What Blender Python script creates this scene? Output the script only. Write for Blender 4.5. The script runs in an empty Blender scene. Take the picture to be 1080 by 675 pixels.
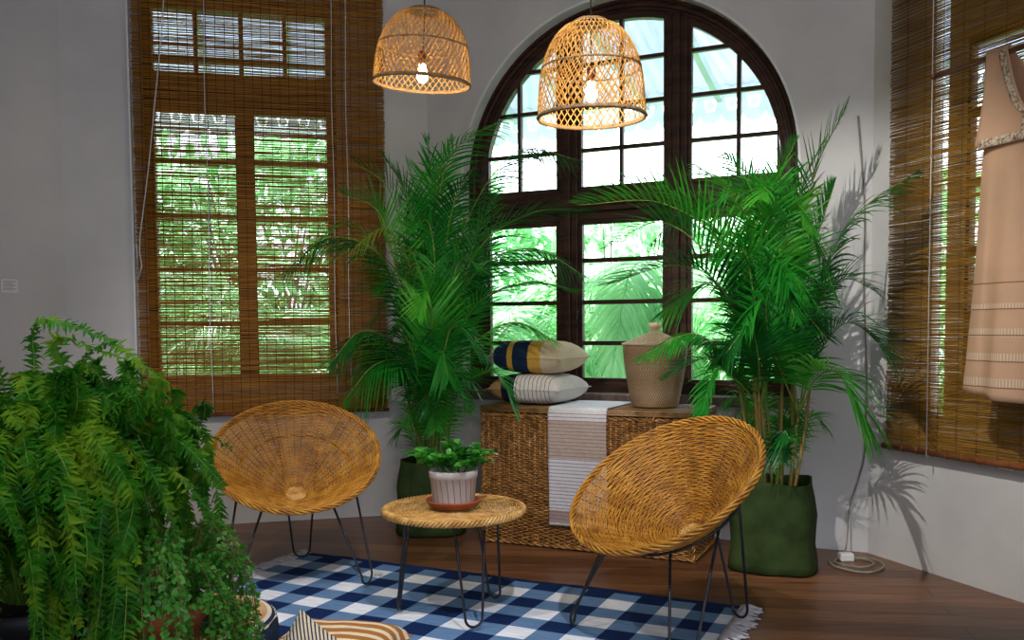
import bpy, bmesh, math, random
from mathutils import Vector, Matrix, noise
PI = math.pi
rnd = random.Random(7)
SC = bpy.context.scene
COL = SC.collection
V = Vector

# ------------------------------------------------------------------ materials
def new_mat(name):
    m = bpy.data.materials.new(name); m.use_nodes = True
    nt = m.node_tree; nt.nodes.clear()
    return m, nt, nt.nodes.new('ShaderNodeOutputMaterial')

def tex_coords(nt, scale=(1, 1, 1), rot=(0, 0, 0), kind='Object'):
    tc = nt.nodes.new('ShaderNodeTexCoord'); mp = nt.nodes.new('ShaderNodeMapping')
    mp.inputs['Scale'].default_value = scale; mp.inputs['Rotation'].default_value = rot
    nt.links.new(tc.outputs[kind], mp.inputs['Vector'])
    return mp.outputs['Vector']

def ramp(nt, fac, stops, interp='LINEAR'):
    r = nt.nodes.new('ShaderNodeValToRGB'); r.color_ramp.interpolation = interp
    e = r.color_ramp.elements
    while len(e) > 1: e.remove(e[-1])
    e[0].position = stops[0][0]; e[0].color = (*stops[0][1], 1)
    for p, c in stops[1:]:
        k = e.new(p); k.color = (*c, 1)
    nt.links.new(fac, r.inputs['Fac'])
    return r.outputs['Color']

def math_node(nt, op, a, b=None):
    n = nt.nodes.new('ShaderNodeMath'); n.operation = op
    for i, v in enumerate((a, b)):
        if v is None: continue
        if isinstance(v, (int, float)): n.inputs[i].default_value = v
        else: nt.links.new(v, n.inputs[i])
    return n.outputs[0]

def mix_rgb(nt, fac, a, b, mode='MIX'):
    n = nt.nodes.new('ShaderNodeMix'); n.data_type = 'RGBA'; n.blend_type = mode
    for s, v in ((n.inputs[0], fac), (n.inputs[6], a), (n.inputs[7], b)):
        if isinstance(v, (int, float)): s.default_value = v
        elif isinstance(v, tuple): s.default_value = (*v, 1)
        else: nt.links.new(v, s)
    return n.outputs[2]

def noise_tex(nt, vec, scale, detail=4, rough=.55):
    n = nt.nodes.new('ShaderNodeTexNoise'); n.inputs['Scale'].default_value = scale
    n.inputs['Detail'].default_value = detail; n.inputs['Roughness'].default_value = rough
    nt.links.new(vec, n.inputs['Vector'])
    return n.outputs['Fac']

def finish(nt, out, color, rough=.6, spec=.3, bump=None, bump_s=.3, bump_d=.01, translucent=0, metal=0, sheen=0, emit=None):
    b = nt.nodes.new('ShaderNodeBsdfPrincipled')
    if isinstance(color, tuple): b.inputs['Base Color'].default_value = (*color, 1)
    else: nt.links.new(color, b.inputs['Base Color'])
    b.inputs['Roughness'].default_value = rough
    b.inputs['Specular IOR Level'].default_value = spec
    b.inputs['Metallic'].default_value = metal
    if emit: b.inputs['Emission Color'].default_value = (*emit[0], 1); b.inputs['Emission Strength'].default_value = emit[1]
    if bump is not None:
        bn = nt.nodes.new('ShaderNodeBump'); bn.inputs['Strength'].default_value = bump_s; bn.inputs['Distance'].default_value = bump_d
        nt.links.new(bump, bn.inputs['Height']); nt.links.new(bn.outputs['Normal'], b.inputs['Normal'])
    res = b.outputs[0]
    if translucent:
        t = nt.nodes.new('ShaderNodeBsdfTranslucent'); mx = nt.nodes.new('ShaderNodeMixShader')
        mx.inputs[0].default_value = translucent
        if isinstance(color, tuple): t.inputs['Color'].default_value = (*color, 1)
        else: nt.links.new(color, t.inputs['Color'])
        nt.links.new(res, mx.inputs[1]); nt.links.new(t.outputs[0], mx.inputs[2]); res = mx.outputs[0]
    nt.links.new(res, out.inputs['Surface'])

def mat_noise(name, stops, scale=5, stretch=(1, 1, 1), rough=.6, spec=.3, bump_s=0, bump_d=.01, translucent=0, detail=4, metal=0):
    m, nt, out = new_mat(name)
    v = tex_coords(nt, stretch); f = noise_tex(nt, v, scale, detail)
    c = ramp(nt, f, stops)
    finish(nt, out, c, rough, spec, f if bump_s else None, bump_s, bump_d, translucent, metal)
    return m

def two(a, b, lo=.35, hi=.65): return [(lo, a), (hi, b)]

M = {}
M['wall'] = mat_noise('lime washed wall', two((.56, .55, .56), (.68, .67, .67)), 1.3, rough=.75, spec=.25, bump_s=.25, bump_d=.02, detail=8)
M['ceiling'] = mat_noise('white ceiling', two((.6, .6, .6), (.68, .68, .68)), 2, rough=.9)
M['white_paint'] = mat_noise('white gloss paint', two((.7, .74, .74), (.78, .8, .8)), 9, rough=.4)
M['frame_wood'] = mat_noise('dark stained window wood', two((.022, .008, .005), (.060, .025, .015)), 6, (1, 1, 6), rough=.45, spec=.3, bump_s=.15)
M['sill_wood'] = mat_noise('worn sill wood', two((.10, .06, .05), (.17, .12, .11)), 6, (6, 1, 1), rough=.5, spec=.4)
M['reed'] = mat_noise('bamboo reed', [(.28, (.18, .060, .007)), (.5, (.42, .175, .018)), (.72, (.62, .31, .045))], 14, (.35, .35, 16), rough=.5, spec=.35, translucent=.18, detail=5)
M['reed_right'] = mat_noise('olive brown bamboo reed', [(.28, (.14, .058, .008)), (.5, (.34, .17, .022)), (.72, (.50, .28, .05))], 14, (.35, .35, 16), rough=.5, spec=.35, translucent=.15, detail=5)
M['reed_edge'] = mat_noise('bound reed edge', two((.14, .04, .012), (.26, .09, .03)), 20, rough=.5)
M['thread'] = mat_noise('dark cotton thread', two((.05, .02, .01), (.09, .04, .02)), 50, rough=.9)
M['white_cord'] = mat_noise('white cord', two((.62, .6, .62), (.75, .74, .76)), 50, rough=.7)
M['wicker'] = mat_noise('honey coloured wicker', [(.3, (.26, .10, .010)), (.5, (.46, .20, .022)), (.7, (.62, .31, .045))], 16, rough=.42, spec=.45, detail=5)
M['spoke'] = mat_noise('brown wicker stake', two((.16, .06, .008), (.30, .12, .016)), 16, rough=.5)
M['wicker_pale'] = mat_noise('pale honey wicker', [(.3, (.34, .15, .03)), (.5, (.56, .30, .08)), (.7, (.74, .48, .18))], 22, rough=.38, spec=.5, detail=5)
M['wicker_dark'] = mat_noise('brown trunk wicker', [(.3, (.11, .045, .010)), (.5, (.28, .12, .025)), (.7, (.46, .23, .06))], 26, (1, 1, 1), rough=.4, spec=.5, detail=6)
M['lid_wicker'] = mat_noise('trunk lid wicker', [(.3, (.17, .08, .025)), (.7, (.42, .24, .10))], 20, rough=.35, spec=.5, detail=6)
M['trunk_core'] = mat_noise('dark trunk lining', two((.035, .016, .006), (.06, .028, .01)), 12, rough=.9)
M['black_metal'] = mat_noise('black painted steel', two((.008, .009, .013), (.016, .018, .026)), 30, rough=.4, spec=.5)
M['petiole'] = mat_noise('green petiole', two((.10, .24, .03), (.24, .34, .06)), 6, rough=.45, translucent=.1)
M['lattice'] = mat_noise('split bamboo lattice', two((.40, .19, .045), (.66, .38, .10)), 30, rough=.5, spec=.4, translucent=.25)
M['lattice_rim'] = mat_noise('bound bamboo rim', two((.15, .09, .045), (.26, .16, .08)), 30, rough=.6, spec=.3, translucent=.1)
M['basket_lid'] = mat_noise('pale basket fibre', two((.50, .38, .24), (.68, .55, .38)), 60, (1, 1, 2), rough=.7)
M['terracotta'] = mat_noise('terracotta', two((.30, .07, .025), (.42, .12, .045)), 12, rough=.7)
M['soil'] = mat_noise('potting soil', two((.012, .008, .005), (.05, .03, .02)), 40, rough=.95, bump_s=.8)
M['canvas'] = mat_noise('dark green canvas', two((.018, .032, .008), (.032, .054, .014)), 9, rough=.85, spec=.15, bump_s=.25)
M['leaf'] = mat_noise('palm leaf', [(.3, (.008, .15, .012)), (.55, (.022, .31, .028)), (.75, (.10, .46, .04))], 3.2, rough=.38, spec=.35, translucent=.45)
M['leaf_light'] = mat_noise('light palm leaf', [(.3, (.03, .30, .02)), (.55, (.08, .48, .04)), (.75, (.22, .62, .08))], 3.2, rough=.38, spec=.35, translucent=.5)
M['leaf_dark'] = mat_noise('deep green palm leaf', [(.3, (.004, .07, .012)), (.6, (.012, .17, .022)), (.8, (.03, .26, .03))], 3.2, rough=.36, spec=.4, translucent=.35)
M['leaf_yellow'] = mat_noise('yellowing palm leaf', two((.10, .28, .03), (.34, .36, .05)), 5, rough=.4, translucent=.4)
M['cane'] = mat_noise('palm cane', [(.3, (.10, .17, .03)), (.55, (.30, .20, .05)), (.7, (.36, .14, .04))], 5, (1, 1, .6), rough=.5)
M['fern'] = mat_noise('fern leaf', [(.32, (.008, .085, .004)), (.5, (.035, .21, .008)), (.68, (.24, .42, .02))], 9, rough=.55, spec=.2, translucent=.35)
M['ivy'] = mat_noise('small ivy leaf', [(.3, (.035, .24, .02)), (.6, (.10, .40, .05)), (.75, (.34, .60, .22))], 14, rough=.4, spec=.4, translucent=.35)
M['herb'] = mat_noise('glossy herb leaf', two((.03, .22, .02), (.10, .46, .05)), 18, rough=.3, spec=.5, translucent=.35)
M['dark_pot'] = mat_noise('black plastic pot', two((.008, .009, .014), (.016, .018, .024)), 10, rough=.5)
M['garden_leaf'] = mat_noise('garden foliage', [(.3, (.12, .38, .14)), (.55, (.34, .66, .30)), (.75, (.58, .84, .50))], 1.6, rough=.4, spec=.4, translucent=.45)
M['garden_red'] = mat_noise('red cordyline leaf', two((.30, .06, .05), (.5, .16, .10)), 3, rough=.4, translucent=.4)
M['garden_ground'] = mat_noise('garden lawn', two((.20, .34, .14), (.36, .50, .26)), 3, rough=.9, detail=8)
M['bark'] = mat_noise('garden bark', two((.14, .10, .07), (.26, .20, .15)), 8, rough=.9)
M['roof_sheet'] = mat_noise('pale blue roof sheet', two((.64, .66, .76), (.74, .76, .86)), 1.5, rough=.5, translucent=.3)
M['roof_rib'] = mat_noise('grey blue roof rafter', two((.42, .52, .58), (.52, .60, .66)), 3, rough=.6)
M['fretwork'] = mat_noise('white fretwork', two((.78, .86, .86), (.84, .9, .9)), 4, rough=.6, translucent=.3)
M['peach_cotton'] = None
M['paper'] = mat_noise('white card', two((.75, .75, .77), (.8, .8, .82)), 20, rough=.8)
M['grey_ink'] = mat_noise('grey ink', two((.25, .25, .27), (.3, .3, .32)), 20, rough=.8)
M['cable'] = mat_noise('grey beige cable', two((.20, .17, .13), (.30, .26, .20)), 20, rough=.5)
M['plug'] = mat_noise('white plastic', two((.70, .70, .68), (.78, .78, .76)), 20, rough=.35)
M['rod_wood'] = mat_noise('red brown rod', two((.10, .025, .010), (.17, .05, .02)), 8, (6, 1, 6), rough=.35, spec=.5)
M['fringe'] = mat_noise('off white cotton fringe', two((.50, .48, .54), (.70, .68, .74)), 30, rough=.95)

def mat_floor():
    m, nt, out = new_mat('dark plank floor')
    v = tex_coords(nt, (1, 1, 1), (0, 0, math.radians(10)))
    br = nt.nodes.new('ShaderNodeTexBrick'); br.inputs['Scale'].default_value = 1
    br.inputs['Brick Width'].default_value = 2.3; br.inputs['Row Height'].default_value = .14
    br.inputs['Mortar Size'].default_value = .0025; br.inputs['Bias'].default_value = 0
    br.inputs['Color1'].default_value = (.095, .038, .017, 1); br.inputs['Color2'].default_value = (.20, .088, .040, 1)
    br.inputs['Mortar'].default_value = (.010, .006, .004, 1)
    nt.links.new(v, br.inputs['Vector'])
    v2 = tex_coords(nt, (1, 14, 1), (0, 0, math.radians(10))); g = noise_tex(nt, v2, 2.2, 8, .6)
    v3 = tex_coords(nt); w = noise_tex(nt, v3, 1.6, 5)
    c = mix_rgb(nt, .8, br.outputs['Color'], ramp(nt, g, [(.3, (.45, .45, .45)), (.7, (1.5, 1.45, 1.4))]), 'MULTIPLY')
    c = mix_rgb(nt, .5, c, ramp(nt, w, [(.35, (.7, .7, .7)), (.65, (1.3, 1.3, 1.3))]), 'MULTIPLY')
    finish(nt, out, c, .36, .5, g, .12, .01)
    return m
M['floor'] = mat_floor()

def mat_gingham():
    m, nt, out = new_mat('blue gingham cotton'); S = .1235
    tc = nt.nodes.new('ShaderNodeTexCoord'); sp = nt.nodes.new('ShaderNodeSeparateXYZ')
    nt.links.new(tc.outputs['Object'], sp.inputs[0])
    def band(o):
        return math_node(nt, 'GREATER_THAN', math_node(nt, 'FRACT', math_node(nt, 'DIVIDE', math_node(nt, 'ADD', o, 10 * 2 * S), 2 * S)), .5)
    a = band(sp.outputs['X']); b = band(math_node(nt, 'ADD', sp.outputs['Y'], .02))
    s = math_node(nt, 'MULTIPLY', math_node(nt, 'ADD', a, b), .5)
    v = tex_coords(nt, (1, 10, 1)); n = noise_tex(nt, v, 7, 5)
    col = ramp(nt, s, [(0, (.84, .87, .97)), (.3, (.13, .24, .44)), (.7, (.006, .022, .095))], 'CONSTANT')
    edge = math_node(nt, 'GREATER_THAN', sp.outputs['Y'], -.045)
    col = mix_rgb(nt, edge, col, (.006, .022, .10))
    col = mix_rgb(nt, .5, col, ramp(nt, n, [(.3, (.65, .68, .7)), (.7, (1.3, 1.3, 1.3))]), 'MULTIPLY')
    finish(nt, out, col, .9, .12, n, .3, .01)
    return m
M['gingham'] = mat_gingham()

def mat_stripes(name, axis, stops, rough=.85, lines=None, translucent=0, bump=True):
    """stops: (object coordinate, colour), constant bands; lines: (period, width, colour, lo, hi, axis)"""
    m, nt, out = new_mat(name)
    tc = nt.nodes.new('ShaderNodeTexCoord'); sp = nt.nodes.new('ShaderNodeSeparateXYZ')
    nt.links.new(tc.outputs['Object'], sp.inputs[0])
    lo, hi = -2.0, 2.0
    t = math_node(nt, 'DIVIDE', math_node(nt, 'SUBTRACT', sp.outputs[axis], lo), hi - lo)
    c = ramp(nt, t, [((max(lo, p) - lo) / (hi - lo), q) for p, q in stops], 'CONSTANT')
    for (per, wid, lc, l0, l1, ax) in (lines or []):
        f = math_node(nt, 'LESS_THAN', math_node(nt, 'FRACT', math_node(nt, 'DIVIDE', math_node(nt, 'ADD', sp.outputs[ax], 10 * per), per)), wid / per)
        f = math_node(nt, 'MULTIPLY', f, math_node(nt, 'GREATER_THAN', sp.outputs[axis], l0))
        f = math_node(nt, 'MULTIPLY', f, math_node(nt, 'LESS_THAN', sp.outputs[axis], l1))
        c = mix_rgb(nt, f, c, lc)
    n = noise_tex(nt, tex_coords(nt), 60, 3)
    n2 = noise_tex(nt, tex_coords(nt), 7, 3)
    c = mix_rgb(nt, .4, c, ramp(nt, n, [(.3, (.8, .8, .8)), (.7, (1.15, 1.15, 1.15))]), 'MULTIPLY')
    finish(nt, out, c, rough, .15, n2 if bump else None, .35, .03, translucent)
    return m
NAVY = (.010, .024, .060); BLACKISH = (.008, .010, .020)
M['upper_cushion'] = mat_stripes('navy mustard sand cushion', 'X', [(-2, (.34, .33, .28)), (-.20, NAVY), (-.118, (.52, .30, .04)), (-.082, NAVY), (.012, (.58, .33, .06)), (.085, (.62, .50, .34))])
M['lower_cushion'] = mat_stripes('tan navy pinstripe cushion', 'X', [(-2, (.30, .17, .08)), (-.15, BLACKISH), (-.065, (.66, .62, .58))], lines=[(.026, .004, (.08, .09, .14), -.085, .16, 'X')])
M['tan_cushion'] = mat_stripes('brown cream striped cushion', 'Y', [(-2, (.36, .15, .04))], lines=[(.06, .026, (.72, .60, .44), -2, 2, 'Y')])
M['ticking'] = mat_stripes('ticking striped cushion', 'X', [(-2, (.66, .58, .44))], lines=[(.0115, .0048, (.03, .035, .06), -2, 2, 'X')])
M['runner'] = mat_stripes('white and mauve runner', 'Z', [(-2, (.55, .53, .56)), (.145, (.36, .27, .26)), (.215, (.62, .61, .66)), (.50, (.45, .35, .30)), (.695, (.66, .64, .66)), (.765, (.72, .74, .80))], lines=[(.019, .0035, (.22, .16, .14), -1, .76, 'Z')])

def mat_dress():
    m, nt, out = new_mat('peach cotton dress')
    tc = nt.nodes.new('ShaderNodeTexCoord'); sp = nt.nodes.new('ShaderNodeSeparateXYZ'); nt.links.new(tc.outputs['Object'], sp.inputs[0])
    z = sp.outputs['Z']; c = (.70, .47, .32)
    n = noise_tex(nt, tex_coords(nt), 4, 3)
    c = mix_rgb(nt, .5, c, ramp(nt, n, [(.35, (.85, .85, .85)), (.65, (1.15, 1.12, 1.1))]), 'MULTIPLY')
    lace = None
    for a, b in ((.945, .985), (1.055, 1.085), (1.15, 1.185), (1.26, 1.285)):
        f = math_node(nt, 'MULTIPLY', math_node(nt, 'GREATER_THAN', z, a), math_node(nt, 'LESS_THAN', z, b))
        lace = f if lace is None else math_node(nt, 'MAXIMUM', lace, f)
    w = math_node(nt, 'LESS_THAN', math_node(nt, 'FRACT', math_node(nt, 'DIVIDE', math_node(nt, 'ADD', sp.outputs['X'], 5), .012)), .5)
    c = mix_rgb(nt, math_node(nt, 'MULTIPLY', lace, w), c, (.80, .70, .55))
    t = math_node(nt, 'LESS_THAN', math_node(nt, 'FRACT', math_node(nt, 'DIVIDE', z, .105)), .045)
    t = math_node(nt, 'MULTIPLY', t, math_node(nt, 'LESS_THAN', z, 1.4))
    c = mix_rgb(nt, t, c, (.34, .17, .09))
    finish(nt, out, c, .85, .15, n, .2, .02, .35)
    return m
M['dress'] = mat_dress()
M['lace'] = mat_noise('cream lace', [(.4, (.30, .18, .10)), (.55, (.80, .70, .56))], 90, rough=.9, translucent=.3)

def mat_basket():
    m, nt, out = new_mat('herringbone basket fibre')
    tc = nt.nodes.new('ShaderNodeTexCoord'); sp = nt.nodes.new('ShaderNodeSeparateXYZ'); nt.links.new(tc.outputs['Object'], sp.inputs[0])
    ang = math_node(nt, 'MULTIPLY', math_node(nt, 'ARCTAN2', sp.outputs['Y'], sp.outputs['X']), 34 / PI)
    row = math_node(nt, 'MULTIPLY', sp.outputs['Z'], 150)
    f = math_node(nt, 'FRACT', math_node(nt, 'ADD', ang, math_node(nt, 'MULTIPLY', math_node(nt, 'PINGPONG', math_node(nt, 'FLOOR', row), 5), .31)))
    band = ramp(nt, math_node(nt, 'FRACT', math_node(nt, 'MULTIPLY', sp.outputs['Z'], 7.0)), [(0, (.44, .30, .17)), (.5, (.56, .42, .27)), (.95, (.44, .30, .17))])
    c = mix_rgb(nt, math_node(nt, 'GREATER_THAN', f, .62), band, (.20, .115, .055))
    c = mix_rgb(nt, math_node(nt, 'LESS_THAN', math_node(nt, 'FRACT', row), .22), c, (.24, .14, .07))
    finish(nt, out, c, .75, .2, f, .3, .004)
    return m
M['basket'] = mat_basket()

def mat_pouf():
    m, nt, out = new_mat('ringed floor cushion cloth')
    tc = nt.nodes.new('ShaderNodeTexCoord'); sp = nt.nodes.new('ShaderNodeSeparateXYZ'); nt.links.new(tc.outputs['Object'], sp.inputs[0])
    r2 = math_node(nt, 'ADD', math_node(nt, 'POWER', math_node(nt, 'ABSOLUTE', sp.outputs['X']), 2), math_node(nt, 'POWER', math_node(nt, 'ABSOLUTE', sp.outputs['Y']), 2))
    r = math_node(nt, 'SQRT', r2)
    c = ramp(nt, r, [(0, (.012, .010, .016)), (.225, (.60, .36, .19)), (.290, (.80, .72, .60)), (.306, (.018, .035, .085))], 'CONSTANT')
    finish(nt, out, c, .85, .15, noise_tex(nt, tex_coords(nt), 30, 3), .2, .01)
    return m
M['pouf'] = mat_pouf()

def mat_glass():
    m, nt, out = new_mat('thin window glass')
    t = nt.nodes.new('ShaderNodeBsdfTransparent'); g = nt.nodes.new('ShaderNodeBsdfGlossy'); g.inputs['Roughness'].default_value = .02
    fr = nt.nodes.new('ShaderNodeFresnel'); fr.inputs['IOR'].default_value = 1.3
    t.inputs['Color'].default_value = (.96, .975, .98, 1)
    mx = nt.nodes.new('ShaderNodeMixShader'); nt.links.new(fr.outputs[0], mx.inputs[0])
    nt.links.new(t.outputs[0], mx.inputs[1]); nt.links.new(g.outputs[0], mx.inputs[2]); nt.links.new(mx.outputs[0], out.inputs['Surface'])
    return m
M['glass'] = mat_glass()
def mat_bulb():
    m, nt, out = new_mat('glowing bulb'); finish(nt, out, (1, .8, .5), .3, .3, emit=((1.0, .74, .38), 30)); return m
M['bulb'] = mat_bulb()
def mat_pot_white():
    m, nt, out = new_mat('grey white pot with brown lines')
    tc = nt.nodes.new('ShaderNodeTexCoord'); sp = nt.nodes.new('ShaderNodeSeparateXYZ'); nt.links.new(tc.outputs['Object'], sp.inputs[0])
    ang = math_node(nt, 'MULTIPLY', math_node(nt, 'ARCTAN2', sp.outputs['Y'], sp.outputs['X']), 11 / PI)
    f = math_node(nt, 'LESS_THAN', math_node(nt, 'FRACT', math_node(nt, 'ADD', ang, math_node(nt, 'MULTIPLY', sp.outputs['Z'], 3.5))), .10)
    f = math_node(nt, 'MULTIPLY', f, math_node(nt, 'LESS_THAN', sp.outputs['Z'], .118))
    c = mix_rgb(nt, f, (.60, .54, .52), (.20, .07, .04))
    finish(nt, out, c, .55, .3, noise_tex(nt, tex_coords(nt), 20, 3), .1, .01)
    return m
M['pot_white'] = mat_pot_white()

# ------------------------------------------------------------------ mesh builder
class MB:
    def __init__(s): s.v = []; s.f = []; s.m = []
    def add(s, vs, fs, mi=0):
        o = len(s.v); s.v += [tuple(p) for p in vs]; s.f += [tuple(i + o for i in f) for f in fs]; s.m += [mi] * len(fs)
    def box(s, lo, hi, mi=0, mat=None):
        x0, y0, z0 = lo; x1, y1, z1 = hi
        vs = [V(p) for p in ((x0, y0, z0), (x1, y0, z0), (x1, y1, z0), (x0, y1, z0), (x0, y0, z1), (x1, y0, z1), (x1, y1, z1), (x0, y1, z1))]
        if mat: vs = [mat @ p for p in vs]
        s.add(vs, [(3, 2, 1, 0), (4, 5, 6, 7), (0, 1, 5, 4), (1, 2, 6, 5), (2, 3, 7, 6), (3, 0, 4, 7)], mi)
    def tube(s, pts, r, n=6, mi=0, closed=False, cap=True, flat=1.0):
        pts = [V(p) for p in pts]; N = len(pts)
        rs = r if isinstance(r, (list, tuple)) else [r] * N
        vs = []; up = None
        for i, p in enumerate(pts):
            a = pts[(i - 1) % N] if (i or closed) else p; b = pts[(i + 1) % N] if (i < N - 1 or closed) else p
            t = (b - a)
            t = t.normalized() if t.length > 1e-9 else V((0, 0, 1))
            if up is None:
                up = V((0, 0, 1)) if abs(t.z) < .9 else V((1, 0, 0))
            x = up - t * up.dot(t)
            if x.length < 1e-6: x = t.orthogonal()
            x.normalize(); y = t.cross(x); up = x
            for k in range(n):
                q = 2 * PI * k / n
                vs.append(p + (x * math.cos(q) + y * math.sin(q) * flat) * rs[i])
        fs = []
        for i in range(N if closed else N - 1):
            for k in range(n):
                j = (i + 1) % N
                fs.append((i * n + k, i * n + (k + 1) % n, j * n + (k + 1) % n, j * n + k))
        if cap and not closed:
            fs.append(tuple(range(n))[::-1]); fs.append(tuple((N - 1) * n + k for k in range(n)))
        s.add(vs, fs, mi)
    def lathe(s, prof, n=48, mi=0, c=(0, 0, 0), warp=None):
        vs = []
        for r, z in prof:
            for k in range(n):
                a = 2 * PI * k / n; q = V((r * math.cos(a), r * math.sin(a), z))
                if warp: q = warp(q, a)
                vs.append(q + V(c))
        fs = [(i * n + k, i * n + (k + 1) % n, (i + 1) * n + (k + 1) % n, (i + 1) * n + k) for i in range(len(prof) - 1) for k in range(n)]
        s.add(vs, fs, mi)
    def prism(s, poly, d0, d1, fr, mi=0):
        """poly in the (u, v) plane of frame fr(u, d, v), extruded from depth d0 to d1"""
        n = len(poly); vs = [fr(u, d0, v) for u, v in poly] + [fr(u, d1, v) for u, v in poly]
        s.add(vs, [tuple(range(n)), tuple(range(2 * n - 1, n - 1, -1))] + [(i, i + n, (i + 1) % n + n, (i + 1) % n) for i in range(n)], mi)
    def grid(s, fn, nu, nv, mi=0, close_u=False):
        vs = [fn(i / nu, j / nv) for j in range(nv + 1) for i in range(nu + (0 if close_u else 1))]
        w = nu if close_u else nu + 1
        fs = [(j * w + i, j * w + (i + 1) % w, (j + 1) * w + (i + 1) % w, (j + 1) * w + i) for j in range(nv) for i in range(nu)]
        s.add(vs, fs, mi)
    def build(s, name, mats, parent=None, smooth=True, bevel=0, solid=0):
        me = bpy.data.meshes.new(name); me.from_pydata(s.v, [], s.f)
        if not isinstance(mats, (list, tuple)): mats = [mats]
        for m in mats: me.materials.append(M[m] if isinstance(m, str) else m)
        me.polygons.foreach_set('material_index', s.m)
        me.polygons.foreach_set('use_smooth', [smooth] * len(s.f)); me.update()
        o = bpy.data.objects.new(name, me); COL.objects.link(o)
        if parent is not None: o.parent = parent
        if bevel:
            b = o.modifiers.new('Bevel', 'BEVEL'); b.width = bevel; b.segments = 2; b.limit_method = 'ANGLE'
            if not smooth: pass
        if solid:
            k = o.modifiers.new('Solidify', 'SOLIDIFY'); k.thickness = solid; k.offset = 0
        return o

def thing(name, label, cat, loc=(0, 0, 0), rotz=0, group=None):
    o = bpy.data.objects.new(name, None); COL.objects.link(o); o.empty_display_size = .1
    o.location = loc; o.rotation_euler = (0, 0, rotz)
    return tag(o, label, cat, group)
def tag(o, label, cat, group=None):
    o['label'] = label; o['category'] = cat
    if group: o['group'] = group
    return o
def struct(o): o['kind'] = 'structure'; return o
def copy_tree(o, parent=None):
    c = o.copy(); COL.objects.link(c)
    if parent is not None: c.parent = parent
    for ch in list(o.children): copy_tree(ch, c)
    return c
def bezier(P, n):
    """smooth curve through the points P (Catmull-Rom), n segments"""
    P = [V(p) for p in P]; Q = [P[0] * 2 - P[1]] + P + [P[-1] * 2 - P[-2]]; out = []
    m = len(P) - 1
    for i in range(n + 1):
        t = i / n * m; k = min(int(t), m - 1); t -= k; a, b, c, d = Q[k:k + 4]
        out.append(.5 * ((2 * b) + (c - a) * t + (2 * a - 5 * b + 4 * c - d) * t * t + (3 * b - a - 3 * c + d) * t ** 3))
    return out

# ------------------------------------------------------------------ wall frames
def wall_frame(origin, direction):
    o = V((origin[0], origin[1], 0)); d = V((direction[0], direction[1], 0)).normalized(); n = V((d.y, -d.x, 0))
    f = lambda u, w, z: o + d * u + n * w + V((0, 0, z))      # w > 0 is towards the room
    return f, o, d, n
FC, OC, DC, NC = wall_frame((-.527, 5.82), (.907, -.420))      # window wall
FL, OL, DL, NL = wall_frame((-.527, 5.82), (.972, .236))       # left wall (u negative)
FR, OR, DR, NR = wall_frame((1.874, 4.708), (.349, -.937))     # right wall
CW = 2.647; H = 3.6
WFL = FL(-2.15, 0, 0)
FF, OF, DF, NF = wall_frame(WFL, (.616, .788))                 # far left wall (u negative)
# light levels
SKY, SUN, AREA_BACK, EXPOSURE = 5.5, 18.0, 115, 0.22
SPOTS = [((-.2, 2.3, 3.35), (1.75, 4.6, .95), 260, 44, (1, .96, .88), .015), ((-1.6, 1.8, 3.4), (-.8, 4.6, .4), 130, 64, (1, .93, .84), .05), ((.4, 1.4, 3.4), (.2, 3.7, .2), 200, 46, (.92, .95, 1.0), .05), ((-.9, 1.2, 3.4), (-1.2, 2.45, .9), 80, 46, (1, .98, .90), .05)]  # the last spot is added to brighten the fern
# ------------------------------------------------------------------ shell
mb = MB(); mb.box((-7, -4.5, -.1), (7, 6.6, 0)); floor = struct(mb.build('floor', 'floor', smooth=False))
mb = MB(); mb.box((-7, -4.5, H), (7, 6.0, H + .12)); struct(mb.build('ceiling', 'ceiling', smooth=False))

def wall_with_rects(name, fr, u0, u1, rects, th=.22):
    """boxes around rectangular openings (u0,u1,z0,z1), joined as one wall"""
    us = sorted({u0, u1, *[r[0] for r in rects], *[r[1] for r in rects]}); zs = sorted({0, H, *[r[2] for r in rects], *[r[3] for r in rects]})
    mb = MB()
    for i in range(len(us) - 1):
        run = None
        for j in range(len(zs) - 1):
            cu = (us[i] + us[i + 1]) / 2; cz = (zs[j] + zs[j + 1]) / 2
            hole = any(r[0] < cu < r[1] and r[2] < cz < r[3] for r in rects)
            if not hole: mb.prism([(us[i], zs[j]), (us[i + 1], zs[j]), (us[i + 1], zs[j + 1]), (us[i], zs[j + 1])], -th, 0, fr)
    return struct(mb.build(name, 'wall', smooth=False))
wall_with_rects('wall_left', FL, -2.15, .06, [(-1.70, -.57, .86, 3.2)])
wall_with_rects('wall_right', FR, -.06, 3.4, [(.405, .485, .765, 2.95), (.585, 1.75, .949, 2.511)], .05)
wall_with_rects('wall_far_left', FF, -5.2, 0, [])
PR = FR(3.4, 0, 0); PL = FF(-5.2, 0, 0)
for nm, a_, b_ in (('wall_near_right', (PR.x, -4.2), (PR.x, PR.y + .1)), ('wall_near_left', (PL.x, PL.y + .1), (PL.x, -4.2)), ('wall_rear', (PL.x, -4.2), (PR.x, -4.2))):
    m = MB(); lo = (min(a_[0], b_[0]) - .1, min(a_[1], b_[1]) - .1, 0); hi = (max(a_[0], b_[0]) + .1, max(a_[1], b_[1]) + .1, H); m.box(lo, hi); struct(m.build(nm, 'wall', smooth=False))

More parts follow.
